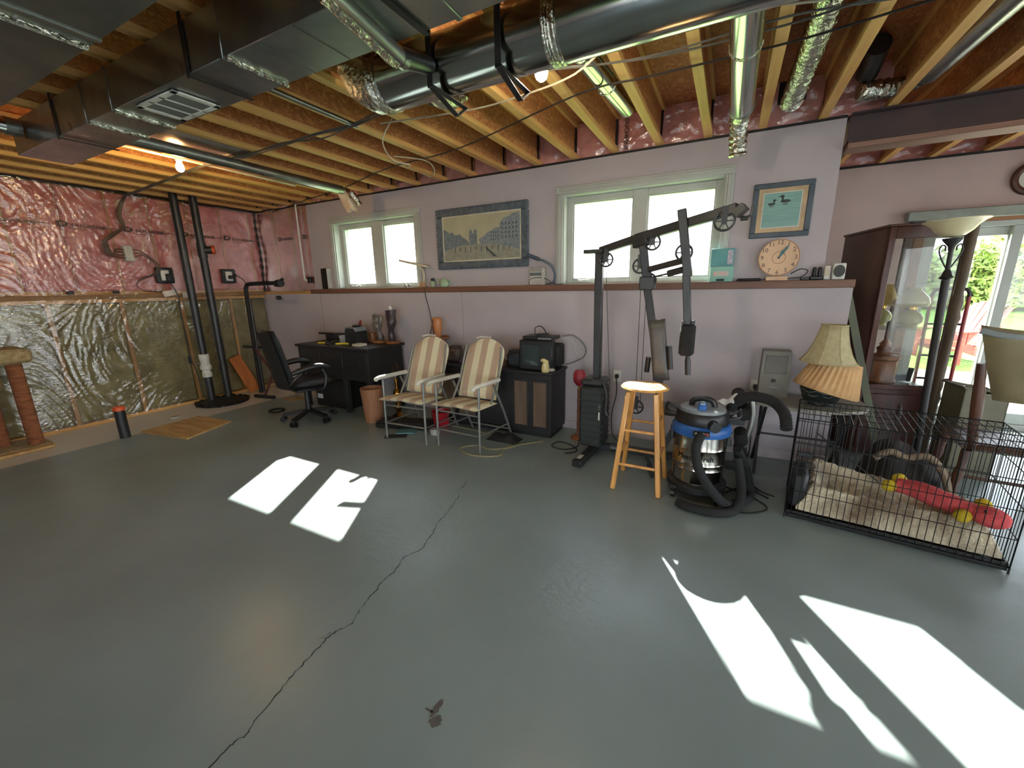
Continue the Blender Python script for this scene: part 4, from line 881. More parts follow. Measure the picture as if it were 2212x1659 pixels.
for i, (x, y, an, yl, lb) in enumerate(((-4.62,3.45,.3,1,'yellow handled chisel at the chair end of the desk'),(-4.52,3.50,-.4,0,'black handled file beside the yellow chisel on the desk'),(-4.30,3.46,.8,1,'yellow handled screwdriver in front of the black appliance'),(-4.24,3.52,.2,1,'short yellow handled awl against the black appliance'),(-4.45,3.42,1.1,0,'black handled rasp lying across the desk edge'),(-4.72,3.56,-.2,0,'black handled gouge at the back of the tool clutter'),(-4.58,3.62,.6,0,'long black handled knife behind the tool clutter'))):
    t = thing('hand_tool', lb, 'tool', (x,y,zt)); d = Vector((math.cos(an),math.sin(an),0)); c = Vector((x,y,zt+.013))
    b = MB(); b.tube([c,c+d*.03,c+d*.09,c+d*.11],[.009,.013,.012,.008],8); b.obj('handle', M_YEL if yl else M_BLK, t)
    b = MB(); b.bar(c+d*.11,c+d*.20,.008,.004); b.obj('blade', M_TOOL, t)
b = MB(); b.bb(-3.99,-3.86,3.44,3.56,zt,zt+.03,.004); o = b.obj('small_book', pm('cream_paper',(190,182,160),rough=.8)); tag(o,'small cream booklet on the desk in front of the figures','book')
b = MB(); b.bb(-4.86,-4.62,3.76,3.92,zt,zt+.09,.01); b.rod((-4.9,3.7,zt+.10),(-4.66,3.72,zt+.10),.014); o = b.obj('glue_gun_case', M_BLK); tag(o,'black tool case with a rod on top at the back of the desk','case')
# tapered bin
t = thing('waste_bin', 'tapered brown woodgrain waste bin standing at the desk leg', 'bin', (-3.55,3.27,0)); b = MB(); b.lathe([(.001,.005),(.095,0),(.128,.40),(.122,.40),(.09,.012),(.001,.012)],24,(-3.55,3.27,0)); b.obj('shell', pm('bin_woodgrain',(158,112,82),(136,92,64),scale=5,detail=5,stretch=(4,4,.5),rough=.6), t)
# brass table lamp without shade, on the floor
t = thing('brass_table_lamp', 'brass table lamp without a shade, behind the first folding chair', 'lamp', (-3.38,3.5,0))
b = MB(); b.lathe([(.001,0),(.085,0),(.085,.02),(.05,.04),(.022,.06),(.03,.09),(.045,.13),(.03,.17),(.016,.19),(.026,.22),(.05,.27),(.045,.32),(.02,.35),(.012,.37),(.02,.40),(.02,.46),(.012,.47)],20,(-3.38,3.5,0)); b.obj('stem', M_BRASS, t)
b = MB(); b.tube(smooth([(-3.40,3.5,.47),(-3.43,3.5,.54),(-3.42,3.5,.62),(-3.38,3.5,.66),(-3.34,3.5,.62),(-3.33,3.5,.54),(-3.36,3.5,.47)],4),.0035,6); b.obj('harp', M_BRASS, t)

# ================================================================ folding chairs
def stripes():
    m = bpy.data.materials.new('striped_cushion'); m.use_nodes = True; t_ = m.node_tree; n = t_.nodes; bs = n['Principled BSDF']
    co = n.new('ShaderNodeTexCoord'); s = n.new('ShaderNodeSeparateXYZ'); t_.links.new(co.outputs['Object'], s.inputs[0])
    ma = n.new('ShaderNodeMath'); ma.operation = 'MULTIPLY'; ma.inputs[1].default_value = 2*PI/.148; t_.links.new(s.outputs['X'], ma.inputs[0])
    co2 = n.new('ShaderNodeMath'); co2.operation = 'COSINE'; t_.links.new(ma.outputs[0], co2.inputs[0])
    r = n.new('ShaderNodeValToRGB'); e = r.color_ramp.elements; e[0].position = .45; e[1].position = .55; e[0].color = lin((214,208,176))+(1,); e[1].color = lin((182,158,136))+(1,)
    mr = n.new('ShaderNodeMapRange'); mr.inputs[1].default_value = -1; mr.inputs[2].default_value = 1; t_.links.new(co2.outputs[0], mr.inputs[0]); t_.links.new(mr.outputs[0], r.inputs[0])
    nz = n.new('ShaderNodeTexNoise'); nz.inputs['Scale'].default_value = 60; t_.links.new(co.outputs['Object'], nz.inputs['Vector'])
    mx = n.new('ShaderNodeMix'); mx.data_type = 'RGBA'; mx.blend_type = 'MULTIPLY'; mx.inputs[0].default_value = .35; t_.links.new(r.outputs[0], mx.inputs[6]); t_.links.new(nz.outputs['Color'], mx.inputs[7])
    t_.links.new(r.outputs[0], bs.inputs['Base Color']); bs.inputs['Roughness'].default_value = .9
    bp2 = n.new('ShaderNodeBump'); bp2.inputs['Strength'].default_value = .2; t_.links.new(nz.outputs['Fac'], bp2.inputs['Height']); t_.links.new(bp2.outputs[0], bs.inputs['Normal'])
    return m
M_STRIPE = stripes(); M_ARM = pm('cream_arm', (212,210,196), rough=.4); M_TUBE = pm('grey_tube', (140,142,138), (124,126,122), rough=.38, metal=.5)
ct = thing('folding_chair', 'striped cream folding armchair beside the desk, nearer the waste bin', 'chair', (-2.765,3.17,0), math.radians(3))
def C(mb, nm, mat): return mb.obj(nm, mat, ct, world=False)
for s_ in (-1,1):
    b = MB(); b.tube([(s_*.245,-.25,0),(s_*.245,-.24,.62)],.0115,10); C(b,'front_leg',M_TUBE)
    b = MB(); b.tube([(s_*.245,.34,0),(s_*.245,.20,.28),(s_*.24,.02,.60)],.0115,10); C(b,'rear_leg',M_TUBE)
    b = MB(); pts = smooth([(s_*.25,-.34,.625),(s_*.25,-.30,.645),(s_*.25,-.15,.64),(s_*.245,.02,.635),(s_*.24,.12,.63)],3)
    b.tube(pts,[.012]+[.021]*(len(pts)-1),8); C(b,'armrest',M_ARM)
    b = MB(); b.tube([(s_*.225,-.02,.41),(s_*.225,.12,.60),(s_*.21,.24,.93)],.0115,10); C(b,'back_post',M_TUBE)
    b = MB(); b.tube([(s_*.245,-.24,.17),(s_*.245,.28,.14)],.008,8); C(b,'side_stretcher',M_TUBE)
b = MB(); b.rod((-.245,-.25,.17),(.245,-.25,.17),.0085); C(b,'front_stretcher',M_TUBE)
b = MB(); b.rod((-.245,-.245,.36),(.245,-.245,.36),.0085); C(b,'seat_rail',M_TUBE)
b = MB(); b.rod((-.245,.31,.07),(.245,.31,.07),.0085); C(b,'rear_stretcher',M_TUBE)
b = MB(); cushion(b,0,0,.022,lambda u,v,h:(u*(.255-.015*v),-.11+v*.20,.425+h-.025*v-.01*abs(u)*(1-v)),pw=8); C(b,'seat_pad',M_STRIPE)
b = MB(); cushion(b,0,0,.024,lambda u,v,h:(u*(.225-.07*max(0,v)**6),.115+.16*(v+1)*.5-h+.03*math.sin(v*1.5),.43+(v+1)*.285*(1)-.05*u*u*max(0,v)),pw=8); C(b,'back_pad',M_STRIPE)
b = MB(); b.tube([(-.12,.29,1.0),(-.05,.295,1.015),(.05,.295,1.01)],.008,6); C(b,'tie_strap',M_ARM)
copytree(ct, (-2.14,3.22,0), math.radians(-2), 'striped cream folding armchair in front of the low black cabinet')

# ================================================================ low cabinet, television and neighbours
t = thing('low_cabinet', 'low black cabinet with two brown door panels under the old television', 'cabinet', (-2.15,3.78,0))
b = MB(); b.bb(-2.88,-1.45,3.58,3.97,.05,.66,.004); b.obj('carcass', M_BLKWOOD, t)
b = MB(); b.bb(-2.90,-1.43,3.56,3.975,.66,.685,.006); b.obj('top', M_BLKWOOD, t)
b = MB(); b.bb(-2.86,-1.47,3.61,3.95,0,.05); b.obj('plinth', M_DARKIN, t)
for x0 in (-2.82,-2.56,-1.87,-1.66):
    w_ = .24 if x0 < -2 else .18
    b = MB(); b.bb(x0,x0+w_,3.568,3.582,.09,.60,.003); d = b.obj('door', M_BLKWOOD, t)
    b = MB(); b.bb(x0+.02,x0+w_-.02,3.562,3.57,.12,.58,.003); b.obj('panel', pm('brown_panel',(104,84,68),(88,70,56),scale=3,stretch=(4,4,.5),rough=.6), d)
zc2 = .687
t = thing('crt_television', 'small black tube television on the low cabinet', 'television', (-1.63,3.75,zc2))
b = MB(); b.bb(-1.82,-1.46,3.62,3.68,zc2,zc2+.30,.012); b.obj('bezel', M_BLK, t)
b = MB(); b.prism([(-1.80,zc2+.01),(-1.48,zc2+.01),(-1.48,zc2+.29),(-1.80,zc2+.29)],3.68,3.74); b.bb(-1.74,-1.44,3.74,3.92,zc2+.02,zc2+.25,.02); b.obj('housing', M_DARKIN, t)
b = MB(); b.grid(lambda u,v:(-1.79+.20*u,3.619-.008*(1-(2*u-1)**2)*(1-(2*v-1)**2),zc2+.05+.20*v),8,8); b.obj('screen', pm('crt_glass',(52,62,62),(46,56,56),rough=.12), t)
b = MB(); b.bb(-1.575,-1.475,3.616,3.622,zc2+.04,zc2+.26); b.obj('speaker_grille', pm('grille',(40,48,50),rough=.8), t)
t = thing('disc_player', 'thin black disc player lying on top of the television', 'player', (-1.62,3.75,zc2+.302)); b = MB(); b.bb(-1.79,-1.47,3.64,3.86,zc2+.302,zc2+.335,.005); b.obj('case', M_BLK, t); b = MB(); b.bb(-1.62,-1.48,3.636,3.641,zc2+.31,zc2+.326); b.obj('front_strip', pm('silver_strip',(170,172,172),rough=.3,metal=.6), t)
b = MB(); b.bar((-1.68,3.72,zc2+.345),(-1.56,3.78,zc2+.352),.03,.015); o = b.obj('remote_control', M_DARKIN); tag(o,'black remote control lying on the disc player','remote')
cable('black aerial lead looping over the disc player', [(-1.72,3.8,zc2+.34),(-1.73,3.82,zc2+.40),(-1.68,3.83,zc2+.42),(-1.63,3.82,zc2+.39),(-1.60,3.80,zc2+.35)], .005, (34,34,34), None, 'aerial_lead')
cable('grey lead arching from the television along the wall', [(-1.46,3.88,zc2+.32),(-1.36,3.95,zc2+.32),(-1.25,3.97,zc2+.22),(-1.25,3.97,zc2+.12),(-1.35,3.95,zc2+.05),(-1.44,3.93,zc2+.02)], .006, (96,96,94), None, 'television_lead')
cable('white lead hanging from the television to the floor', [(-1.46,3.9,zc2+.30),(-1.38,3.96,zc2+.28),(-1.34,3.97,zc2+.15),(-1.24,3.97,zc2+.0),(-1.2,3.97,.4),(-1.2,3.95,.04)], .004, (196,196,190), None, 'television_lead')
t = thing('cream_figurine', 'small cream pottery figurine in front of the television', 'figurine', (-1.52,3.59,zc2)); b = MB(); b.lathe([(.001,0),(.036,0),(.04,.03),(.034,.075),(.024,.09),(.03,.105),(.02,.12),(.001,.122)],16,(-1.52,3.595,zc2)); b.obj('body', pm('cream_glaze',(206,192,140),(186,170,118),scale=20,rough=.4), t); b = MB(); b.ell((-1.535,3.58,zc2+.115),(.03,.02,.02)); b.ell((-1.50,3.595,zc2+.095),(.012,.02,.012)); b.obj('head', pm('cream_glaze',(206,192,140)), t)
b = MB(); b.ell((-1.47,3.63,zc2+.018),(.035,.025,.018)); o = b.obj('pebble', pm('pale_stone',(170,164,156),rough=.7)); tag(o,'pale stone lying beside the cream figurine','stone')
random.seed(31)
for i, (x, c, lb) in enumerate(((-1.93,(52,56,60),'dark camera bag beside the television on the cabinet'),(-2.16,(122,104,86),'tan ornament heap next to the camera bag'),(-2.52,(84,66,96),'purple cloth bundle on the cabinet between the two folding chairs'),(-2.72,(96,84,78),'brown knick-knack box at the far end of the cabinet'))):
    t = thing(['camera_bag','ornament','cloth_bundle','trinket_box'][i], lb, ['bag','ornament','cloth','box'][i], (x,3.78,zc2)); b = MB(); m_ = pm('clutter_%d' % i, c, tuple(int(v*.7) for v in c), scale=14, rough=.7)
    if i in (1,2):
        b.grid(lambda u,v:(x-.11+.22*u,3.70+.16*v,zc2+.002+.11*math.sin(PI*u)**.6*math.sin(PI*v)**.6*(1+.3*math.sin(u*13+v*9))),14,10); b.obj('heap', m_, t)
    else:
        b.box((x,3.78,zc2+.075),(.17,.16,.15),.03); b.obj('body', m_, t); b = MB(); b.box((x,3.78,zc2+.16),(.13,.12,.02),.008); b.obj('flap', m_, t)
# pedestal stand with carved wooden boot
t = thing('pedestal_stand', 'slim wooden pedestal with a round tray top behind a folding chair', 'stand', (-3.03,3.85,0))
b = MB(); b.lathe([(.001,0),(.11,0),(.11,.02),(.04,.05),(.02,.1),(.018,.5),(.024,.8),(.035,.92)],20,(-3.03,3.85,0)); b.obj('column', M_WOODM, t)
b = MB(); b.lathe([(.001,.92),(.12,.92),(.135,.93),(.135,.945),(.125,.945),(.12,.935),(.001,.935)],28,(-3.0,3.85,0)); b.obj('tray', M_WOODM, t)
t = thing('wooden_vessel', 'tall orange brown carved wooden vessel on the pedestal tray', 'vase', (-3.01,3.85,.946))
b = MB(); b.lathe([(.001,0),(.05,0),(.048,.02),(.062,.10),(.068,.15),(.06,.21),(.055,.22),(.05,.215),(.001,.19)],18,(-3.01,3.85,.946),sy=.8); b.obj('vessel', pm('orange_wood',(196,132,80),(172,108,62),scale=5,detail=5,stretch=(4,4,.4),rough=.4), t)
b = MB(); b.bb(-3.025,-3.019,3.79,3.803,.98,1.15); b.obj('carved_groove', M_DKW, t)
# red lantern lamp on bamboo post
t = thing('red_shade_lamp', 'small lamp with a red faceted shade on a brown bamboo post', 'lamp', (-1.22,3.74,0))
b = MB(); b.lathe([(.001,0),(.075,0),(.078,.012),(.05,.03),(.02,.04)],18,(-1.22,3.74,0)); b.obj('base', M_WOODM, t)
b = MB(); b.tube([(-1.22,3.74,.03+.04*k) for k in range(13)],[.017+.003*(k%3==0) for k in range(13)],12); b.obj('bamboo_post', pm('bamboo_brown',(126,72,48),(98,54,36),scale=6,rough=.4), t)
b = MB(); b.rod((-1.22,3.74,.51),(-1.22,3.74,.56),.012); b.obj('socket', M_BRASS, t)
b = MB(); b.lathe([(.03,.55),(.062,.59),(.066,.66),(.045,.70),(.02,.705)],8,(-1.22,3.74,0)); b.obj('shade', pm('red_glass',(172,52,66),(146,40,54),scale=8,rough=.4), t)
cable('tangled black cord on the floor by the red shade lamp', [(-1.2,3.7,.01),(-1.15,3.5,.008),(-1.25,3.38,.008),(-1.38,3.42,.008),(-1.35,3.55,.008),(-1.2,3.5,.012),(-1.12,3.4,.008),(-1.2,3.3,.008)], .006, (40,40,40), None, 'tangled_cable')
# floor clutter under the folding chairs
t = thing('red_pot', 'red pail under the folding chairs by the cabinet foot', 'pail', (-2.72,3.72-.26,0)); b = MB(); b.lathe([(.001,0),(.08,0),(.105,.17),(.11,.175),(.1,.175),(.075,.01),(.001,.01)],22,(-2.72,3.46,0)); b.obj('pail', pm('red_plastic',(170,34,44),rough=.35), t); b = MB(); b.tube(smooth([(-2.825,3.46,.165),(-2.8,3.44,.10),(-2.72,3.42,.07),(-2.64,3.44,.10),(-2.615,3.46,.165)],4),.004,6); b.obj('handle', M_TUBE, t)
t = thing('instrument_case', 'long flat black case lying on the floor beneath the first folding chair', 'case', (-3.2,3.2,0)); b = MB(); b.box((-3.08,3.27,.03),(.62,.22,.055),.012,rot=(0,0,.25)); b.obj('lower_shell', M_BLK, t); b = MB(); b.box((-3.08,3.27,.066),(.60,.20,.014),.005,rot=(0,0,.25)); b.obj('lid', M_DARKIN, t)
b = MB(); b.box((-2.93,3.12,.012),(.20,.13,.016),.003,rot=(0,0,.5)); o = b.obj('teal_folder', pm('teal_card',(88,134,138),rough=.6)); tag(o,'teal folder lying on the floor under the first folding chair','folder')
b = MB(); b.box((-2.95,2.98,.006),(.22,.1,.008),.002,rot=(0,0,.6)); o = b.obj('black_pouch', M_DARKIN); tag(o,'flat black pouch on the floor in front of the teal folder','pouch')
b = MB(); b.lathe([(.001,0),(.05,0),(.055,.04),(.05,.06),(.001,.065)],16,(-2.62,3.22,0)); o = b.obj('white_pot', pm('dull_white',(176,172,164),rough=.5)); tag(o,'small dull white pot on the floor between the folding chairs','pot')
b = MB(); b.grid(lambda u,v:(-2.05+.34*u,3.30+.18*v,.003+.07*math.sin(PI*u)**.7*math.sin(PI*v)**.7*(1+.3*math.sin(u*11))),14,8); o = b.obj('black_bag', M_DARKIN); tag(o,'slumped black bag on the floor under the second folding chair','bag')
cable('pale extension cord looped on the floor under the second folding chair', [(-1.5,3.5,.006),(-1.75,3.2,.006),(-1.72,3.0,.006),(-1.95,2.9,.006),(-2.15,2.98,.006),(-2.05,3.12,.006),(-1.85,3.1,.006),(-1.7,3.3,.006),(-2.1,3.45,.006),(-2.6,3.5,.006)], .006, (150,140,104), None, 'extension_cable')
cable('dark lead hanging down the lower wall from the ledge', [(-3.27,3.985,1.50),(-3.26,3.99,1.4),(-3.21,3.99,1.2),(-3.2,3.99,1.05),(-3.22,3.97,.9),(-3.2,3.96,.6)], .005, (70,64,64), None, 'wall_lead')
# ================================================================ gym tower, stool, shop vacuum
M_GYM = pm('gym_frame', (58,60,62), (48,50,52), rough=0.4, metal=0.3)
M_GYMB = pm('gym_shroud', (40,46,46), (32,38,38), scale=6, rough=0.55)
M_FOAM = pm('black_foam', (32,32,33), (24,24,25), scale=20, rough=0.9, bump=.2)
M_PAD = pm('grey_vinyl_pad', (84,82,78), (68,66,64), scale=6, rough=0.4)
M_PUL = pm('pulley_plastic', (46,48,50), rough=.45)
t = thing('home_gym', 'black home gym tower with boom, pulleys and press arm before the window', 'gym machine', (-.6,3.4,0))
b = MB(); b.bb(-1.075,-.865,3.30,3.52,.11,.655,.02)
for k in range(9): b.bb(-1.079,-.861,3.296,3.524,.14+k*.055,.158+k*.055,.006)
w0 = b.obj('weight_shroud', M_GYMB, t)
b = MB(); b.bb(-1.07,-.87,3.305,3.515,.66,.72,.02); b.obj('shroud_cap', M_GYM, t)
for k in range(3):
    b = MB(); b.bar((-.905,3.294,.50-k*.018),(-.885,3.294,.51-k*.018),.002,.008,up=(0,-1,0)); b.obj('decal_bar', M_WHITE, w0)
b = MB(); b.bb(-.902,-.888,3.2935,3.2955,.37,.44); b.obj('decal_strip', M_WHITE, w0)
b = MB(); b.box((-.985,3.34,.045),(.075,.55,.05),.006,rot=(0,0,-.06)); b.obj('foot', M_GYM, t)
b = MB(); b.box((-1.005,3.15,.0715),(.035,.08,.003),rot=(0,0,-.06)); b.obj('foot_label', M_WHITE, t)
b = MB(); b.box((-1.005,3.07,.045),(.085,.05,.06),.01); b.obj('foot_cap', M_BLK, t)
b = MB(); b.bar((-.955,3.42,.70),(-.97,3.42,1.77),.062,.062,up=(0,1,0),bev=.006); b.obj('column', M_GYM, t)
b = MB(); b.bb(-1.09,-.93,3.36,3.46,1.755,1.785,.004); b.bb(-1.0,-.93,3.40,3.44,1.68,1.76,.004); b.obj('top_plate', M_GYM, t)
b = MB(); b.bar((-.96,3.42,1.775),(-.60,3.28,1.85),.055,.055,bev=.005); b.bar((-.66,3.30,1.838),(.0,3.06,1.955),.06,.06,bev=.005); b.obj('boom', M_GYM, t)
b = MB(); b.box((-.62,3.29,1.82),(.12,.075,.09),.008,rot=(0,-.15,-.35)); b.obj('boom_joint', M_GYM, t)
b = MB(); b.bar((.0,3.06,1.955),(.03,3.05,1.92),.07,.07); b.tube(smooth([(.02,3.05,1.90),(.055,3.04,1.895),(.075,3.04,1.91),(.08,3.04,1.96)],4),.008,8); b.rod((.02,3.05,1.885),(.06,3.04,1.885),.01); b.obj('boom_end_hook', M_GYM, t)
def pulley(c, R_=.052, ax=0.0):
    b = MB(); c = Vector(c); b.m = Matrix.Translation(c) @ Matrix.Rotation(ax,4,'Z')
    b.torus((0,0,0),R_,.0075,'Y',24,8)
    b.rod((0,-.01,0),(0,.01,0),.018,n=14)
    for k in range(6):
        a_ = k*PI/3; b.bar((0,0,0),(R_*math.cos(a_),0,R_*math.sin(a_)),.008,.010,up=(0,1,0))
    b.m = Matrix(); b.obj('pulley', M_PUL, t)
    b = MB(); b.m = Matrix.Translation(c) @ Matrix.Rotation(ax,4,'Z'); b.bb(-.016,.016,-.016,-.012,-.02,R_+.03); b.bb(-.016,.016,.012,.016,-.02,R_+.03); b.m = Matrix(); b.obj('pulley_bracket', M_GYM, t)
pulley((-.90,3.37,1.70)); pulley((-.53,3.25,1.80)); pulley((-.62,3.3,1.64)); pulley((-.55,3.3,1.53)); pulley((-.30,3.13,1.71)); pulley((-.07,3.06,1.885),.058); pulley((-.63,3.5,.47),.06)
b = MB(); b.bar((-.605,3.28,1.83),(-.555,3.33,1.45),.06,.06,up=(0,1,0),bev=.005); b.bar((-.565,3.32,1.50),(-.44,3.42,.75),.055,.055,up=(0,1,0),bev=.005); b.bar((-.44,3.42,.76),(-.42,3.44,.08),.055,.055,up=(0,1,0),bev=.005); b.obj('rear_post', M_GYM, t)
b = MB(); b.box((-.56,3.31,1.51),(.11,.09,.10),.008); b.obj('post_block', M_GYM, t)
b = MB(); b.bar((-.335,3.14,1.99),(-.265,3.14,1.55),.058,.05,up=(0,1,0),bev=.005); b.bar((-.28,3.14,1.62),(-.235,3.14,1.16),.05,.045,up=(0,1,0),bev=.005); b.obj('press_arm', M_GYM, t)
b = MB(); b.bar((-.55,3.28,1.61),(-.29,3.14,1.66),.04,.04,bev=.004); b.bar((-.52,3.3,1.555),(-.40,3.2,1.575),.012,.012); b.rod((-.40,3.2,1.575),(-.29,3.15,1.60),.024,n=12); b.obj('link_bar', M_GYM, t)
b = MB(); b.bb(-.285,-.185,3.095,3.185,1.0,1.225,.018); b.obj('arm_pad', M_FOAM, t)
b = MB(); b.bb(-.275,-.255,3.09,3.19,1.225,1.25,.004); b.bb(-.215,-.195,3.09,3.19,1.225,1.25,.004); b.obj('pad_collar', M_BLK, t)
b = MB(); b.tube([(-.225,3.14,1.0),(-.22,3.14,.96),(-.212,3.14,.86)],[.011,.02,.019],12); b.obj('hand_grip', M_BLK, t)
b = MB(); b.m = Matrix.Translation((-.445,3.32,1.0)) @ Matrix.Rotation(-.14,4,'Y') @ Matrix.Rotation(-.05,4,'X'); cushion(b,0,0,.05,lambda u,v,h:(u*.062,-h,v*.24),pw=6); b.m = Matrix(); b.obj('back_pad', M_PAD, t)
b = MB(); b.rod((-.53,3.33,.82),(-.52,3.32,.94),.02); b.obj('pad_handle', M_BLK, t); b = MB(); b.rod((-.35,3.30,.86),(-.37,3.30,1.04),.02); b.obj('pad_handle', M_BLK, t)
b = MB(); cushion(b,0,0,.035,lambda u,v,h:(-.24+u*.2,3.46+v*.14,.50+h),pw=6); b.obj('seat_pad', M_PAD, t)
b = MB(); b.bar((-.98,3.52,.05),(.22,3.56,.05),.06,.06,bev=.005); b.bar((-.42,3.44,.06),(-.24,3.46,.47),.05,.05,up=(0,1,0)); b.bar((-.3,3.5,.44),(.20,3.52,.44),.05,.05); b.obj('base_beam', M_GYM, t)
b = MB(); b.tube(smooth([(.20,3.52,.66),(.235,3.52,.6),(.25,3.52,.45),(.22,3.52,.28),(.19,3.52,.16)],5),.024,10); b.obj('leg_lever', M_CHROME, t)
for x, z in ((.14,.64),(.185,.53),(.185,.32),(.195,.20)):
    b = MB(); b.tube([(x,3.40,z),(x,3.41,z),(x,3.63,z),(x,3.64,z)],[.03,.048,.048,.03],16); b.obj('foam_roller', M_FOAM, t)
b = MB(); b.rod((-.81,3.40,.10),(-.70,3.42,.10),.04,n=14); b.tube(smooth([(-.70,3.42,.10),(-.6,3.40,.11),(-.52,3.38,.10),(-.46,3.3,.06),(-.42,3.18,.03)],4),.011,8); b.rod((-.455,3.28,.055),(-.405,3.13,.025),.02,n=10); b.obj('pedal_bar', M_GYM, t)
for a_, c_ in (((-.90,3.37,1.65),(-.84,3.40,.66)),((-.60,3.27,1.50),(-.61,3.35,.5)),((-.56,3.28,1.48),(-.57,3.36,.5))):
    b = MB(); b.rod(a_,c_,.0028,n=6); b.obj('steel_cable', pm('cable_steel',(60,60,60),rough=.4), t)
b = MB(); b.tube(smooth([(-.86,3.28,.70),(-.83,3.27,.60),(-.835,3.27,.48),(-.82,3.27,.43)],4),[.012]*6+[.02]*4+[.022]*3,8); b.obj('hanging_handle', M_BLK, t)

# wall outlets
def wout(label, x, z):
    t = thing('wall_outlet', label, 'outlet', (x,YB,z)); b = MB(); b.bb(x-.04,x+.04,YB-.008,YB,z-.06,z+.06,.003); b.obj('cover_plate', M_WHITE, t); b = MB(); b.bb(x-.018,x+.018,YB-.035,YB-.008,z-.02,z+.02,.006); b.obj('plug', M_BLK, t)
wout('wall outlet with a black plug behind the bar stool', -.915, .62); wout('wall outlet with a black plug beside the grey appliance on the folding table', .275, .63)
cable('black cord dropping from the outlet behind the bar stool', [(-.915,3.96,.61),(-.90,3.93,.45),(-.93,3.9,.25),(-.90,3.85,.05),(-.78,3.75,.01),(-.7,3.7,.01)], .005, (36,36,36), None, 'power_cord')
cable('black cord dropping straight from the outlet by the folding table', [(.275,3.96,.62),(.28,3.94,.45),(.285,3.93,.2),(.28,3.9,.03),(.22,3.6,.01),(.3,3.3,.01),(.42,3.2,.01)], .0055, (30,30,30), None, 'power_cord')
cable('black vacuum cord snaking on the floor beside the wire crate', [(.1,3.2,.02),(.3,3.1,.01),(.36,2.98,.01),(.22,2.86,.01),(.1,2.9,.01),(.05,3.0,.01),(.22,3.25,.01),(.38,3.15,.01)], .006, (30,30,30), None, 'power_cord')

# bar stool
M_PINE = pm('varnished_pine', (222,166,92), (196,138,70), scale=4, detail=5, rough=0.35, stretch=(5,5,.5), coat=.3)
t = thing('bar_stool', 'pine bar stool with a round seat catching the sunlight', 'stool', (-.485,3.02,0))
b = MB(); b.lathe([(.001,.766),(.15,.766),(.168,.766),(.17,.771),(.16,.781),(.12,.783),(.001,.779)],36,(-.485,3.02,0)); b.obj('seat', M_PINE, t)
legs = {}
for sx in (-1,1):
    for sy in (-1,1):
        p0 = Vector((-.485+sx*.165,3.02+sy*.175,0)); p1 = Vector((-.485+sx*.095,3.02+sy*.095,.748)); legs[(sx,sy)] = (p0,p1)
        b = MB(); b.bar(p0,p1,.036,.036,up=(0,1,0),bev=.006); b.obj('leg', M_PINE, t)
def lp(k, z): p0, p1 = legs[k]; return p0+(p1-p0)*(z/.748)
for z, pr_ in ((.20,((-1,-1),(1,-1))),(.46,((-1,-1),(1,-1))),(.20,((-1,1),(1,1))),(.46,((-1,1),(1,1))),(.27,((-1,-1),(-1,1))),(.53,((-1,-1),(-1,1))),(.27,((1,-1),(1,1))),(.53,((1,-1),(1,1)))):
    b = MB(); b.rod(lp(pr_[0],z),lp(pr_[1],z),.011); b.obj('rung', M_PINE, t)

# shop vacuum
vx, vy = -.09, 3.06
M_INOX = pm('stainless_tank', (176,172,164), (164,160,152), scale=4, rough=.16, metal=1.0)
M_VBLUE = pm('vacuum_blue', (38,96,168), (32,84,150), rough=.4)
t = thing('shop_vacuum', 'stainless shop vacuum with a blue collar and black head', 'vacuum', (vx,vy,0))
b = MB(); b.lathe([(.001,.06),(.19,.06),(.20,.07),(.20,.11),(.18,.125),(.001,.125)],28,(vx,vy,0)); b.obj('dolly', M_BLK, t)
for k in range(4):
    a_ = PI/4+k*PI/2; c = Vector((vx+.20*math.cos(a_),vy+.20*math.sin(a_),.03))
    b = MB(); b.rod(c+Vector((-.012,0,0)),c+Vector((.012,0,0)),.03,n=14); b.rod(c,c+Vector((0,0,.05)),.014,n=8); b.box(c+Vector((0,0,.055)),(.06,.06,.03),.01); b.obj('caster', M_BLK, t)
b = MB(); b.lathe([(.168,.12),(.172,.14),(.172,.22),(.176,.23),(.172,.24),(.172,.26),(.176,.27),(.172,.28),(.172,.37),(.176,.38),(.172,.39),(.172,.485)],36,(vx,vy,0)); b.obj('tank', M_INOX, t)
b = MB(); b.lathe([(.176,.475),(.192,.48),(.196,.50),(.192,.53),(.18,.55),(.17,.555)],32,(vx,vy,0)); cl_ = b.obj('collar', M_VBLUE, t)
b = MB(); b.m = Matrix.Translation((vx,vy,0)) @ Matrix.Rotation(.1,4,'Z'); b.bb(-.06,.045,-.198,-.185,.495,.535,.004); b.m = Matrix(); b.obj('label_panel', M_BLK, cl_)
b = MB(); b.m = Matrix.Translation((vx,vy,0)) @ Matrix.Rotation(.1,4,'Z'); b.bb(-.045,.01,-.2,-.196,.517,.525); b.m = Matrix(); b.obj('label_text_bar', M_WHITE, cl_); b = MB(); b.m = Matrix.Translation((vx,vy,0)) @ Matrix.Rotation(.1,4,'Z'); b.bb(.012,.035,-.2,-.196,.512,.525); b.m = Matrix(); b.obj('label_red_bar', pm('label_red',(190,50,44),rough=.5), cl_)
b = MB(); b.lathe([(.172,.55),(.178,.57),(.17,.62),(.16,.635),(.001,.64)],30,(vx,vy,0)); b.obj('motor_head', M_BLK, t)
b = MB(); b.lathe([(.15,.635),(.148,.655),(.13,.662),(.001,.664)],30,(vx,vy,0)); b.obj('lid', pm('grey_plastic_lid',(128,134,136),rough=.4), t)
b = MB(); b.tube(smooth([(vx-.075,vy,.655),(vx-.06,vy,.70),(vx,vy,.715),(vx+.06,vy,.70),(vx+.075,vy,.655)],4),.02,8); b.obj('carry_handle', M_BLK, t)
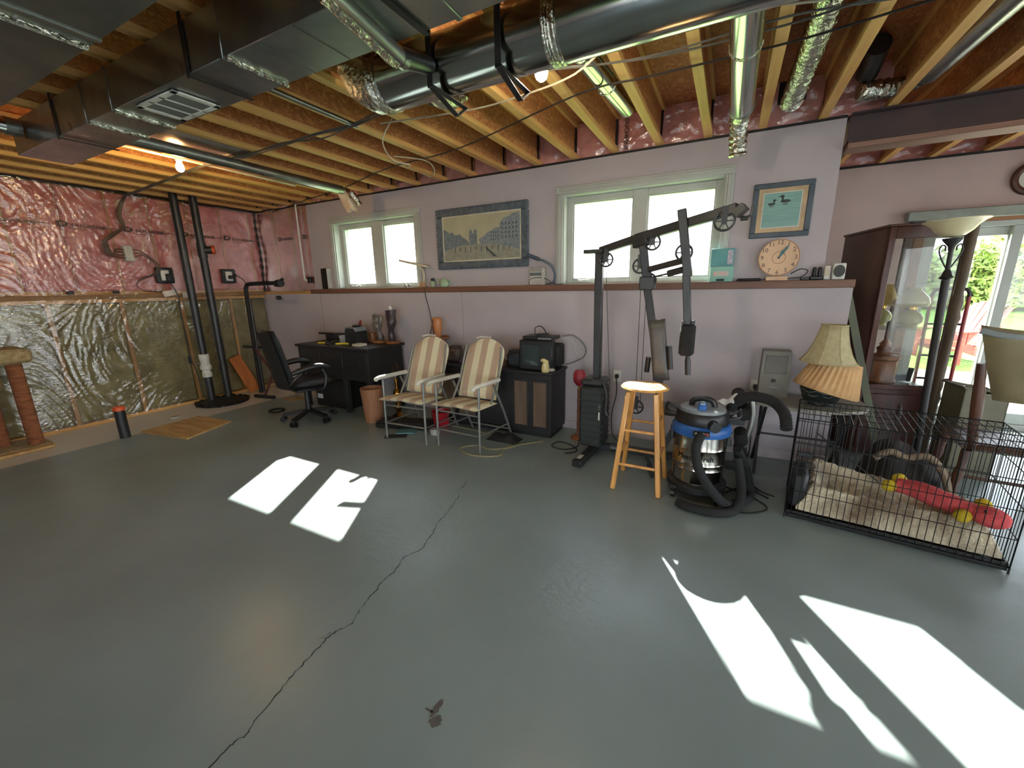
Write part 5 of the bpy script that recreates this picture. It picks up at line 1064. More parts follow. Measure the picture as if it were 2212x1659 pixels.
b = MB(); b.bb(vx-.025,vx+.025,vy-.13,vy-.02,.655,.70,.008); b.obj('switch_cover', M_VBLUE, t)
b = MB(); b.bb(vx-.016,vx+.016,vy-.125,vy-.04,.70,.708,.003); b.obj('switch', pm('pale_switch',(170,196,214),rough=.2), t)
for s_ in (-1,1):
    b = MB(); b.bb(vx+s_*.185-.015,vx+s_*.185+.015,vy-.03,vy+.03,.40,.50,.006); b.obj('tank_latch', M_BLK, t)
    b = MB(); b.tube(smooth([(vx+s_*.165,vy-.05,.60),(vx+s_*.23,vy-.05,.62),(vx+s_*.235,vy,.66),(vx+s_*.23,vy+.05,.64),(vx+s_*.165,vy+.05,.60)],3),.009,6); b.obj('side_handle', M_BLK, t)
b = MB(); b.rod((vx+.075,vy-.15,.575),(vx+.095,vy-.20,.572),.036,n=18); b.obj('hose_port', M_BLK, t)
mt = text('Mastercraft', .055, M_INK, None, Matrix.Identity(4))
for v in mt.data.vertices:
    a_ = -PI/2-.08+v.co.x/.174; z = .325+v.co.y; r_ = .1745+v.co.z; v.co = Vector((r_*math.cos(a_), r_*math.sin(a_), z))
mt.parent = t
def hose(pts, r, k=6):
    P_ = smooth(pts, k); b = MB(); Q = []; R_ = []
    for i in range(len(P_)-1):
        L_ = (P_[i+1]-P_[i]).length; n_ = max(2, int(L_/.012))
        for j in range(n_): Q.append(P_[i]+(P_[i+1]-P_[i])*(j/n_)); R_.append(r*(1.06 if len(Q) % 2 else .96))
    b.tube(Q, R_, 12); return b
t2 = thing('vacuum_hose', 'ribbed black vacuum hose coiled on the floor at the shop vacuum', 'hose', (0,2.95,0))
hose([(-.07,2.79,.55),(-.10,2.76,.46),(-.07,2.74,.32),(.02,2.74,.18),(.12,2.86,.05),(.24,3.02,.034),(.26,3.14,.05),(.22,3.2,.2),(.15,3.12,.36)], .03).obj('upper_coil', M_FOAM, t2)
hose([(.16,3.08,.30),(.20,2.98,.12),(.17,2.84,.036),(.06,2.74,.034),(-.10,2.74,.034),(-.19,2.78,.034)], .03).obj('floor_coil', M_FOAM, t2)
t3 = thing('extension_hose', 'thick black hose arching from the vacuum back toward the folding table', 'hose', (.2,3.15,.6))
hose([(.085,3.22,.60),(.11,3.2,.68),(.2,3.17,.735),(.32,3.14,.725),(.39,3.06,.67),(.405,2.98,.58)], .034).obj('hose', M_FOAM, t3)
b = MB(); b.rod((.06,3.215,.575),(.09,3.22,.61),.04,n=14); b.obj('cuff', M_BLK, t3)
b = MB(); b.grid(lambda u,v:(-.02+.12*u+.02*v,3.16+.04*v,.668+.07*v*u+.012*math.sin(u*9)),8,5); o = b.obj('white_rag', pm('rag_white',(206,206,204),rough=.9)); tag(o,'crumpled white rag lying on the vacuum head','rag'); 
# ================================================================ ledge objects and pictures
ZK = ZL+.063; YS = 4.028
t = thing('bookshelf_speaker', 'black speaker with a pale front standing on the ledge by the small window', 'speaker', (-5.02,YS,ZK))
b = MB(); b.m = Matrix.Translation((-5.03,YS,ZK)) @ Matrix.Rotation(-.2,4,'Z'); b.bb(-.10,.06,-.025,.04,0,.28,.004); b.m = Matrix(); b.obj('cabinet', M_DARKIN, t)
b = MB(); b.m = Matrix.Translation((-5.03,YS,ZK)) @ Matrix.Rotation(-.2,4,'Z'); b.bb(.058,.068,-.024,.04,.004,.278,.003); b.m = Matrix(); b.obj('front_panel', pm('pale_grille',(188,188,182),rough=.6), t)
# desk lamp with long head
M_BEIGE = pm('beige_plastic', (196,184,160), (182,170,146), rough=.45)
t = thing('desk_lamp', 'beige desk lamp with a long flat head on the ledge at the small window', 'lamp', (-3.34,YS,ZK))
b = MB(); b.bb(-3.43,-3.26,3.99,4.05,ZK,ZK+.012,.004); b.lathe([(.001,.01),(.045,.01),(.04,.055),(.03,.065),(.001,.066)],18,(-3.33,YS,ZK),sy=.7); b.obj('base', pm('tan_base',(190,150,110),rough=.5), t)
b = MB(); b.tube(smooth([(-3.31,YS,ZK+.05),(-3.30,YS,ZK+.13),(-3.31,YS,ZK+.20),(-3.36,YS-.01,ZK+.25)],5),.014,10); b.obj('gooseneck', M_BEIGE, t)
b = MB(); b.bar((-3.62,YS-.04,ZK+.325),(-3.20,YS-.02,ZK+.235),.075,.028,bev=.008); b.obj('lamp_head', M_BEIGE, t)
t = thing('small_creamer', 'tiny pale green jug with a dark stopper beside the teapot', 'jug', (-3.17,YS,ZK)); b = MB(); b.lathe([(.001,0),(.022,0),(.03,.02),(.028,.05),(.02,.065),(.022,.07)],16,(-3.17,YS,ZK)); b.obj('jug', pm('celadon',(168,184,152),rough=.35), t); b = MB(); b.ell((-3.17,YS,ZK+.085),(.026,.026,.02)); b.obj('stopper', pm('navy_fluff',(50,62,74),rough=.9), t); b = MB(); b.torus((-3.2,YS,ZK+.04),.016,.004,'Y',14,6); b.obj('handle', pm('celadon',(168,184,152)), t)
t = thing('teapot', 'pale green pottery teapot on the ledge below the city painting', 'teapot', (-3.0,YS,ZK)); b = MB(); b.lathe([(.001,0),(.045,0),(.062,.025),(.06,.05),(.045,.075),(.02,.09),(.012,.1),(.001,.105)],20,(-3.0,YS,ZK),sy=.8); b.obj('pot', pm('teapot_green',(166,190,158),(150,176,142),rough=.35), t); b = MB(); b.tube(smooth([(-3.05,YS,ZK+.035),(-3.09,YS,ZK+.05),(-3.105,YS,ZK+.085)],4),[.014]*5+[.008]*4,8); b.obj('spout', pm('teapot_green',(166,190,158)), t); b = MB(); b.torus((-2.935,YS,ZK+.05),.028,.006,'Y',18,6); b.obj('handle', pm('teapot_green',(166,190,158)), t)
for i, (x, lb) in enumerate(((-3.60,'tiny grey pebble figure on the sill of the small window'),(-3.54,'tiny grey trinket beside the pebble figure on the window sill'))):
    t = thing('sill_trinket', lb, 'trinket', (x,YS,ZK)); b = MB(); b.ell((x,YS,ZK+.018),(.02,.014,.018)); b.obj('body', pm('grey_glass',(120,120,112),rough=.3), t); b = MB(); b.ell((x-.004,YS,ZK+.04),(.01,.01,.014)); b.obj('head', pm('grey_glass',(120,120,112)), t)
# city painting
x0, x1, z0, z1 = -3.07, -1.90, 1.71, 2.365; yw = YU
t = thing('city_painting', 'wide framed painting of a grey city street with a twin towered church', 'painting', ((x0+x1)/2,yw,z0))
M_FRM = pm('blue_grey_frame', (92,104,112), (70,80,90), scale=18, detail=5, rough=.5, bump=.3, bscale=40)
fw_ = .085
for nm, q in (('frame_rail',(x0,x1,z1-fw_,z1)),('frame_rail',(x0,x1,z0,z0+fw_)),('frame_stile',(x0,x0+fw_,z0+fw_,z1-fw_)),('frame_stile',(x1-fw_,x1,z0+fw_,z1-fw_))):
    b = MB(); b.bb(q[0],q[1],yw-.04,yw-.002,q[2],q[3],.012); b.obj(nm, M_FRM, t)
sc = MB(); k = 34
for i in range(k):
    u = (i+.5)/k
    for z in (z0+.012,z1-.012): sc.ell((x0+u*(x1-x0),yw-.04,z),(.014,.008,.013),8,6)
for i in range(19):
    u = (i+.5)/19
    for x in (x0+.012,x1-.012): sc.ell((x,yw-.04,z0+u*(z1-z0)),(.013,.008,.014),8,6)
sc.obj('scalloped_edge', M_FRM, t)
b = MB(); i0,i1,j0,j1 = x0+fw_-.004,x1-fw_+.004,z0+fw_-.004,z1-fw_+.004
b.bb(i0,i1,yw-.034,yw-.028,j1-.014,j1); b.bb(i0,i1,yw-.034,yw-.028,j0,j0+.014); b.bb(i0,i0+.014,yw-.034,yw-.028,j0+.014,j1-.014); b.bb(i1-.014,i1,yw-.034,yw-.028,j0+.014,j1-.014); b.obj('liner', pm('cream_liner',(206,200,178),rough=.6), t)
b = MB(); b.bb(i0,i1,yw-.03,yw-.025,j0,j1); cv = b.obj('canvas', pm('painted_sky',(178,172,142),(164,160,134),scale=5,detail=4,rough=.7), t)
def flat(poly, mat, nm, y=.0): 
    b = MB(); w_, h_ = i1-i0, j1-j0; b.prism([(i0+u*w_, j0+v*h_) for u, v in poly], yw-.0312-y, yw-.0300-y); return b.obj(nm, mat, cv, smooth=False)
M_PB = pm('painted_buildings', (118,128,132), (96,106,112), scale=40, detail=5, rough=.7); M_PB2 = pm('painted_facades', (138,146,148), (100,112,120), scale=60, detail=5, rough=.7)
M_PG = pm('painted_street', (150,148,132), (132,132,120), scale=25, detail=5, rough=.7); M_PD = pm('painted_figures', (82,90,92), rough=.7)
flat([(.015,.02),(.985,.02),(.985,.35),(.6,.36),(.4,.37),(.015,.28)], M_PG, 'street', .0001)
flat([(.015,.25),(.22,.34),(.36,.36),(.34,.44),(.25,.56),(.24,.60),(.17,.58),(.13,.66),(.1,.63),(.05,.70),(.015,.72)], M_PB, 'left_terrace', .0003)
flat([(.985,.2),(.72,.33),(.5,.36),(.48,.46),(.55,.52),(.6,.60),(.65,.62),(.67,.66),(.74,.68),(.745,.76),(.8,.86),(.86,.88),(.90,.93),(.985,.95)], M_PB2, 'right_terrace', .0003)
flat([(.36,.36),(.36,.64),(.375,.67),(.395,.66),(.398,.60),(.42,.60),(.425,.67),(.445,.67),(.46,.64),(.46,.36)], M_PB, 'twin_towers', .0006)
for i in range(11): u = .16+.07*i; flat([(u,.20+.02*math.sin(i*2)),(u+.008,.2+.02*math.sin(i*2)),(u+.01,.31),(u-.002,.31)], M_PD, 'figure', .0007)
for i in range(5):
    for j in range(4): u = .77+.042*i; v = .45+.09*j; flat([(u,v),(u+.014,v),(u+.014,v+.045),(u,v+.045)], M_PD, 'painted_window', .0007)
for i in range(4):
    for j in range(3): u = .635+.028*i; v = .42+.07*j; flat([(u,v),(u+.012,v),(u+.012,v+.035),(u,v+.035)], M_PD, 'painted_window', .0007)
flat([(.56,.28),(.58,.285),(.72,.06),(.66,.08)], M_PD, 'tram_track', .0007)
# radio and gooseneck lamp
t = thing('clock_radio', 'beige clock radio standing on the ledge below the painting corner', 'radio', (-1.79,YS,ZK)); b = MB(); b.bb(-1.88,-1.70,3.99,4.055,ZK,ZK+.18,.01); b.obj('case', pm('radio_beige',(186,182,172),rough=.5), t); b = MB(); b.bb(-1.865,-1.735,3.986,3.992,ZK+.095,ZK+.125); b.obj('display', pm('display_grey',(96,106,108),rough=.3), t)
b = MB(); b.bb(-1.86,-1.73,3.986,3.992,ZK+.135,ZK+.168); b.obj('speaker_slots', pm('slots',(150,148,142),rough=.8), t)
for z in (.07,.14): b = MB(); b.rod((-1.715,3.992,ZK+z),(-1.715,3.98,ZK+z),.009); b.obj('knob', M_WHITE, t)
t = thing('gooseneck_lamp', 'dark blue gooseneck reading lamp curving over the clock radio', 'lamp', (-1.64,YS,ZK)); M_NAVY = pm('navy_metal',(70,84,100),rough=.35)
b = MB(); b.lathe([(.001,0),(.055,0),(.055,.012),(.02,.022),(.001,.024)],20,(-1.64,YS,ZK),sy=.6); b.obj('base', M_NAVY, t)
b = MB(); b.tube(smooth([(-1.62,YS,ZK+.02),(-1.595,YS-.01,ZK+.09),(-1.62,YS-.03,ZK+.18),(-1.70,YS-.05,ZK+.235),(-1.75,YS-.06,ZK+.252)],5),.011,8); b.obj('neck', M_NAVY, t)
b = MB(); b.tube([(-1.74,YS-.06,ZK+.25),(-1.78,YS-.06,ZK+.265),(-1.88,YS-.07,ZK+.305)],[.012,.02,.018],12); b.obj('lamp_head', M_NAVY, t); b = MB(); b.tube([(-1.757,YS-.06,ZK+.256),(-1.768,YS-.06,ZK+.26)],.021,12); b.obj('chrome_band', M_CHROME, t)
cable('thin lead lying along the ledge beside the gooseneck lamp', [(-1.88,3.995,ZK+.006),(-1.86,3.992,ZK+.06),(-1.78,3.99,ZK+.075),(-1.68,3.99,ZK+.06),(-1.6,3.995,ZK+.006),(-1.5,4.0,ZK+.006)], .004, (60,60,62), None, 'ledge_lead')
# stacked teal boxes
M_TEAL = pm('teal_box', (96,158,158), (76,136,140), scale=5, rough=.6)
t = thing('game_box', 'lower teal game box with a pink pattern on the ledge', 'box', (-.065,YS,ZK)); b = MB(); b.bb(-.16,.015,3.99,4.058,ZK,ZK+.125,.002); b.obj('carton', pm('pale_teal_box',(140,186,172),(120,170,160),scale=5,rough=.6), t); b = MB(); b.bb(-.135,-.02,3.987,3.991,ZK+.045,ZK+.085); b.obj('pink_print', pm('pink_print',(206,160,160),(170,190,170),scale=40,rough=.6), t); b = MB(); b.bb(-.11,-.05,3.987,3.991,ZK+.005,ZK+.022); b.obj('dark_strip', M_DARKIN, t)
t = thing('board_game_box', 'upper teal box lying on the pink patterned game box', 'box', (-.065,YS,ZK+.126)); b = MB(); b.bb(-.165,.01,3.99,4.058,ZK+.126,ZK+.27,.002); b.obj('carton', M_TEAL, t); b = MB(); b.bb(-.04,.0,3.987,3.991,ZK+.14,ZK+.255); b.obj('side_print', pm('print_grey',(140,150,170),(190,180,190),scale=60,rough=.6), t)
# loon print
x0, x1, z0, z1 = .10, .505, 1.853, 2.262
t = thing('loon_print', 'square framed print of two loons swimming on green water', 'picture', ((x0+x1)/2,yw,z0)); fr_ = pm('slate_frame',(74,86,98),(58,70,82),scale=8,rough=.5)
for nm, q in (('frame_rail',(x0,x1,z1-.04,z1)),('frame_rail',(x0,x1,z0,z0+.04)),('frame_stile',(x0,x0+.04,z0+.04,z1-.04)),('frame_stile',(x1-.04,x1,z0+.04,z1-.04))):
    b = MB(); b.bb(q[0],q[1],yw-.025,yw-.002,q[2],q[3],.005); b.obj(nm, fr_, t)
b = MB(); b.bb(x0+.03,x1-.03,yw-.018,yw-.012,z0+.03,z1-.03); b.obj('mat_board', pm('tan_mat',(196,172,138),rough=.8), t)
b = MB(); b.bb(x0+.072,x1-.072,yw-.0192,yw-.0178,z0+.072,z1-.072); b.obj('mat_bevel', M_WHITE, t)
b = MB(); b.bb(x0+.078,x1-.078,yw-.0202,yw-.019,z0+.078,z1-.078); pi_ = b.obj('print', pm('print_water',(128,168,160),(112,154,150),scale=30,detail=4,stretch=(.3,1,4),rough=.5), t)
def loon(cx, cz, s_, dirx):
    M_L = pm('loon_dark',(52,66,64),rough=.6); y = yw-.0212
    def el(a, c, rx, rz, rot=0):
        b = MB(); n = 20; b.prism([(a+rx*math.cos(q)*math.cos(rot)-rz*math.sin(q)*math.sin(rot), c+rx*math.cos(q)*math.sin(rot)+rz*math.sin(q)*math.cos(rot)) for q in [2*PI*i/n for i in range(n)]], y, y+.001); return b
    el(cx,cz,.034*s_,.012*s_).obj('loon_body', M_L, pi_); el(cx-dirx*.022*s_,cz+.016*s_,.006*s_,.02*s_).obj('loon_neck', M_L, pi_)
    h = el(cx-dirx*.024*s_,cz+.036*s_,.013*s_,.011*s_); h.prism([(cx-dirx*.034*s_,cz+.041*s_),(cx-dirx*.058*s_,cz+.037*s_),(cx-dirx*.034*s_,cz+.033*s_)],y,y+.001); h.obj('loon_head', M_L, pi_)
    el(cx,cz-.022*s_,.02*s_,.008*s_).obj('loon_reflection', pm('loon_reflection',(96,124,118),rough=.6), pi_)
loon(.325,2.12,1.0,1); loon(.232,2.105,.75,-1)
# wooden clock with numerals
cx, cz, R_ = .325, ZK+.178, .142; yc_ = YS-.015
t = thing('wooden_clock', 'round pale wood clock with dark numerals on the ledge below the loon print', 'clock', (cx,YS,ZK))
b = MB(); n = 48; b.prism([(cx+R_*math.cos(2*PI*i/n),cz+R_*math.sin(2*PI*i/n)) for i in range(n)],yc_-.012,yc_+.012); b.obj('face', pm('pale_clock_wood',(214,180,146),(200,164,130),scale=4,detail=4,stretch=(4,1,.5),rough=.5), t)
b = MB(); b.bb(cx-.075,cx+.08,3.99,4.06,ZK,ZK+.035,.005); b.obj('foot', pm('pale_clock_wood',(214,180,146)), t)
b = MB(); b.torus((cx,yc_-.0125,cz),.045,.0015,'Y',32,6); b.torus((cx,yc_-.0125,cz),R_-.004,.002,'Y',48,6); b.obj('groove_ring', M_WOODM, t)
for h in range(1,13):
    a_ = PI/2-h*PI/6; text(str(h), .046, pm('numeral_brown',(92,80,80),rough=.6), t, face_m((cx+.115*math.cos(a_),yc_-.0135,cz+.115*math.sin(a_)),'-Y'), name='numeral')
for a_, L_, w_ in ((PI/2-.50,.075,.014),(PI/2-.56,.115,.010)):
    b = MB(); d = Vector((math.cos(a_),0,math.sin(a_))); e = Vector((-d.z,0,d.x)); c = Vector((cx,yc_-.018-.002*(L_>.1),cz))
    v_ = [c-d*.012, c+d*L_*.7+e*w_, c+d*L_, c+d*L_*.7-e*w_]; b.add([tuple(q) for q in v_]+[tuple(q+Vector((0,.0015,0))) for q in v_],[(0,1,2,3),(7,6,5,4),(0,4,5,1),(1,5,6,2),(2,6,7,3),(3,7,4,0)]); b.obj('hand', pm('teal_hand',(48,96,104),rough=.4), t)
b = MB(); b.rod((cx,yc_-.022,cz),(cx,yc_-.012,cz),.008); b.obj('hub', M_BLK, t)
# gadgets at the ledge end
t = thing('white_speaker', 'small white speaker with a round dark cone at the ledge end', 'speaker', (.725,YS,ZK)); b = MB(); b.bb(.685,.765,3.99,4.06,ZK,ZK+.12,.006); b.obj('cabinet', M_WHITE, t); b = MB(); b.lathe([(.001,0),(.034,0),(.036,.004)],24); 
b.v = [(.725+x, 3.989-z, ZK+.062+y*1.25) for x, y, z in b.v]; b.obj('cone', pm('cone_grey',(60,64,62),rough=.6), t)
t = thing('white_adapter', 'white upright adapter beside the small white speaker', 'adapter', (.655,YS,ZK)); b = MB(); b.bb(.635,.675,4.0,4.05,ZK,ZK+.105,.006); b.obj('case', M_WHITE, t); b = MB(); b.bb(.64,.67,3.997,4.001,ZK+.03,ZK+.09); b.obj('face', M_BEIGE, t)
for i, x in enumerate((.575,.61)):
    b = MB(); b.box((x,YS,ZK+.06),(.022,.03,.075),.008); b.box((x,YS,ZK+.014),(.05,.05,.028),.006); o = b.obj('black_receiver', M_BLK); tag(o, ['black upright receiver on the ledge closer to the wooden clock','black upright receiver on the ledge closer to the white adapter'][i], 'receiver')
b = MB(); b.bb(.49,.545,3.995,4.05,ZK,ZK+.02,.004); o = b.obj('black_puck', M_BLK); tag(o,'low black gadget lying on the ledge right after the wooden clock','gadget')
cable('black wire looping out from behind the wooden clock', [(.42,4.01,ZK+.05),(.48,4.0,ZK+.085),(.53,4.0,ZK+.07),(.50,4.0,ZK+.03),(.42,3.995,ZK+.015),(.2,3.995,ZK+.01),(.1,4.0,ZK+.012),(.04,4.01,ZK+.006)], .004, (44,44,46), None, 'ledge_lead')
b = MB(); b.bb(.05,.22,4.02,4.058,ZK,ZK+.022,.004); o = b.obj('black_pencil_case', M_DARKIN); tag(o,'flat black case on the ledge between the teal boxes and the wooden clock','case')
# seedlings outside the big window
t = thing('garden_plant', 'bare twiggy plant growing on the bank outside the gym window', 'plant', (-.27,4.75,1.33)); random.seed(9)
for k in range(9):
    x = -.27+random.uniform(-.1,.1); y = 4.75+random.uniform(-.05,.05); b = MB(); b.tube(smooth([(x,y,1.33),(x+random.uniform(-.04,.04),y,1.52),(x+random.uniform(-.08,.08),y,1.62+random.random()*.08)],3),.003,5); b.obj('twig', pm('twig_green',(120,128,84),rough=.8), t)
# wall clock on the far wall
t = thing('wall_clock', 'round dark brown wall clock above the patio door', 'clock', (2.33,YF,2.27)); b = MB(); b.torus((2.36,YF-.02,2.39),.12,.028,'Y',36,8); b.obj('rim', pm('clock_brown',(84,52,40),rough=.4), t); b = MB(); n = 32; b.prism([(2.36+.115*math.cos(2*PI*i/n),2.39+.115*math.sin(2*PI*i/n)) for i in range(n)],YF-.016,YF-.002); b.obj('face', M_WHITE, t)
# ================================================================ folding table and shades
M_TTOP = pm('grey_table_top', (150,148,138), (134,132,122), scale=6, rough=.5)
zt = .60
t = thing('folding_table', 'small grey folding table with black legs against the lower wall', 'table', (.58,3.75,0))
b = MB(); poly = [(.18,3.96),(.18,3.75)]+[(.58-.40*math.cos(q),3.72-.24*math.sin(q)) for q in [i*PI/14 for i in range(15)]]+[(.98,3.96)]; b.prism(poly,zt-.022,zt,'XY'); b.obj('table_top', M_TTOP, t)
for x in (.33,.86):
    b = MB(); b.bar((x,3.56,zt-.022),(x-.02,3.93,.0),.022,.022); b.obj('leg', M_BLK, t); b = MB(); b.bar((x,3.92,zt-.022),(x-.02,3.60,.0),.022,.022); b.obj('leg', M_BLK, t)
b = MB(); b.rod((.32,3.74,.30),(.85,3.74,.30),.009); b.obj('stretcher', M_BLK, t)
M_GAPP = pm('grey_appliance', (120,118,108), (106,104,96), rough=.5)
t = thing('grey_appliance', 'tall grey plastic appliance standing on the folding table by the wall', 'appliance', (.38,3.87,zt)); b = MB(); b.m = Matrix.Translation((.385,3.86,zt)); b.prism([(-.10,0),(.10,0),(.10,.20),(.096,.37),(-.096,.37),(-.10,.2)],-.07,.08); b.m = Matrix(); b.obj('housing', M_GAPP, t); b = MB(); b.bb(.31,.46,3.785,3.792,zt+.19,zt+.335,.003); b.obj('front_panel', pm('grey_panel',(100,98,92),rough=.5), t)
b = MB(); b.bb(.365,.395,3.782,3.792,zt+.12,zt+.145,.003); b.obj('button', M_BLK, t); b = MB(); b.bb(.36,.41,3.783,3.792,zt+.075,zt+.083); b.obj('spout_bar', M_CHROME, t)
px, py = .68, 3.69
t = thing('planter_bowl', 'dark green planter bowl with pale wavy lines under the lampshades', 'planter', (px,py,zt)); b = MB(); b.lathe([(.001,0),(.085,0),(.115,.05),(.135,.13),(.14,.145),(.13,.145),(.11,.05),(.001,.02)],28,(px,py,zt)); b.obj('bowl', pm('dark_green_glaze',(34,44,42),(28,36,36),rough=.35), t)
for k in range(4):
    z = .03+.028*k; b = MB(); pts = [(px+(.095+.01*k+.008)*math.cos(2*PI*i/80),py+(.095+.01*k+.008)*math.sin(2*PI*i/80),zt+z+.007*math.sin(i*2*PI/10+k*1.5)) for i in range(80)]; b.tube(pts,.0018,5,closed=True); b.obj('wavy_line', pm('pale_line',(150,156,150),rough=.5), t)
def shade(name, label, loc, rot, prof, mat, pleats, panels=None):
    t = thing(name, label, 'lampshade', loc); t.rotation_euler = rot; n = pleats
    b = MB(); vs = []; fs = []; k = len(prof)
    for r, z in prof:
        for j in range(n):
            a_ = 2*PI*j/n; q = r*(1+(.022 if j % 2 else -.022)) if panels is None else r*(1-.035*abs(math.sin(a_*panels/2)))
            vs.append((q*math.cos(a_), q*math.sin(a_), z))
    for i in range(k-1):
        for j in range(n): fs.append((i*n+j,i*n+(j+1)%n,(i+1)*n+(j+1)%n,(i+1)*n+j))
    b.add(vs, fs); o = b.obj('fabric', mat, t, world=False, ang=25 if panels is None else 12)
    md = o.modifiers.new('thickness','SOLIDIFY'); md.thickness = .003
    for r, z, nm in ((prof[0][0],prof[0][1],'bottom_trim'),(prof[-1][0],prof[-1][1],'top_trim')):
        b = MB(); b.torus((0,0,z),r,.004,'Z',36,6); b.obj(nm, mat, t, world=False)
    if panels:
        for j in range(panels):
            a_ = 2*PI*j/panels; b = MB(); b.tube([(r*1.004*math.cos(a_),r*1.004*math.sin(a_),z) for r, z in prof],.003,6); b.obj('seam_rib', mat, t, world=False)
    return t
M_SHADE1 = pm('tan_pleated_fabric', (206,168,120), (186,146,100), scale=6, rough=.9, sss=0.0)
M_SHADE2 = pm('olive_cream_fabric', (178,168,132), (166,156,120), scale=30, rough=.9)
shade('pleated_lampshade', 'tan pleated lampshade tipped sideways on the planter bowl', (.695,3.66,.715), (-.08,.26,0), [(.205,0),(.185,.07),(.16,.16),(.14,.23)], M_SHADE1, 64)
shade('bell_lampshade', 'cream bell shaped lampshade stacked on the tipped pleated one', (.68,3.63,.935), (0,.03,.3), [(.172,0),(.165,.012),(.135,.06),(.108,.13),(.09,.2),(.078,.265)], M_SHADE2, 48, 8)

# ================================================================ wire crate
M_WIRE = pm('black_wire', (34,34,36), rough=.3, metal=.6)
cw, cd, ch, crz = .98, .52, .68, math.radians(-7.8)
t = thing('wire_dog_crate', 'black wire dog crate with a plush pad on the open floor', 'dog crate', (.455,2.945,0), crz)
def wire(a_, b_, r=.002): m = MB(); m.rod(a_, b_, r, n=6); return m
def panel(nm, fn, nu, nv, su, sv):
    """fn maps (u,v) in metres to local point"""
    b = MB()
    for u in (0, su): b.rod(fn(u,0),fn(u,sv),.0035,n=6)
    for v in (0, sv): b.rod(fn(0,v),fn(su,v),.0035,n=6)
    f = b.obj(nm, M_WIRE, t, world=False)
    o = None
    for i in range(1, nu):
        u = su*i/nu
        if o is None: o = wire(fn(0,0),fn(0,sv)).obj('wire', M_WIRE, f, world=False); c = o
        else: c = inst(o, None, f)
        c.location = Vector(fn(u,0))-Vector(fn(0,0))
    o = None
    for j in range(1, nv):
        v = sv*j/nv
        if o is None: o = wire(fn(0,0),fn(su,0),.0026).obj('cross_wire', M_WIRE, f, world=False); c = o
        else: c = inst(o, None, f)
        c.location = Vector(fn(0,v))-Vector(fn(0,0))
    return f
panel('front_panel', lambda u,v:(u,0,.035+v), 30, 4, cw, ch-.035)
panel('back_panel', lambda u,v:(u,cd,.035+v), 30, 4, cw, ch-.035)
panel('side_panel', lambda u,v:(0,u,.035+v), 15, 4, cd, ch-.035)
panel('side_panel', lambda u,v:(cw,u,.035+v), 15, 4, cd, ch-.035)
panel('top_panel', lambda u,v:(u,v,ch), 26, 4, cw, cd)
b = MB(); b.bb(.005,cw-.005,.005,cd-.005,.012,.02); b.bb(.005,.014,.005,cd-.005,.012,.055); b.bb(cw-.014,cw-.005,.005,cd-.005,.012,.055); b.bb(.005,cw-.005,.005,.014,.012,.055); b.bb(.005,cw-.005,cd-.014,cd-.005,.012,.055); b.obj('tray', M_BLK, t, world=False)
for fx, fy in ((0,0),(cw,0),(0,cd),(cw,cd)): b = MB(); b.rod((fx,fy,0),(fx,fy,.035),.005,n=8); b.obj('foot', M_BLK, t, world=False)
b = MB(); b.bb(.02,.10,-.012,-.004,.44,.47,.003); b.bb(.02,.10,-.012,-.004,.40,.41,.003); b.obj('slide_latch', M_WIRE, t, world=False)
b = MB(); b.rod((.10,.01,.60),(.42,.01,.36),.0035,n=6); b.obj('brace_wire', M_WIRE, t, world=False)
b = MB(); b.bb(.012,.10,.05,.30,.056,.30,.02); b.obj('end_panel', M_BLK, t, world=False)
# plush pad
from mathutils import noise as nz_
def padz(u, v):
    e = min(u,1-u,(v)*.62,(1-v)*.62); rim_ = math.exp(-((e-.09)/.05)**2)*.085; edge = min(1,max(0,e/.05))**.5
    return .075+edge*(.05+rim_)+.012*nz_.noise((u*9,v*7,1))+.009*nz_.noise((u*26,v*20,2))+.006*nz_.noise((u*60,v*45,5))+(.10*(1-u)**2*v if v > .3 else 0)
pd = thing('plush_crate_pad', 'shaggy cream and brown plush bed inside the wire crate', 'pet bed', (.455,2.945,0.056), crz)
b = MB(); b.grid(lambda u,v:(.055+.90*u+.012*nz_.noise((v*9,0,u)), .03+.46*v+.012*nz_.noise((u*12,3,v)), padz(u,v)-.05), 150, 90)
b.grid(lambda u,v:(.055+.90*u, .03+.46*v, .004), 6, 4)
M_PLUSH = pm('shaggy_plush', (206,196,168), (118,100,80), scale=4.5, detail=7, rough=1.0, bump=1.0, bscale=55, lo=.38, hi=.68, sheen=.4)
b.grid(lambda u,v:(.055+.90*u+.012*nz_.noise((0,0,u)),.03+.012*nz_.noise((u*12,3,0)),.004+(padz(u,0)-.054)*v),70,3); b.grid(lambda u,v:(.055+.012*nz_.noise((u*9,0,0)),.03+.46*u,.004+(padz(0,u)-.054)*v),44,3); b.grid(lambda u,v:(.955,.03+.46*u,.004+(padz(1,u)-.054)*v),44,3); b.grid(lambda u,v:(.055+.9*u,.49,.004+(padz(u,1)-.054)*v),70,3)
b.obj('cover', M_PLUSH, pd, world=False, ang=180)
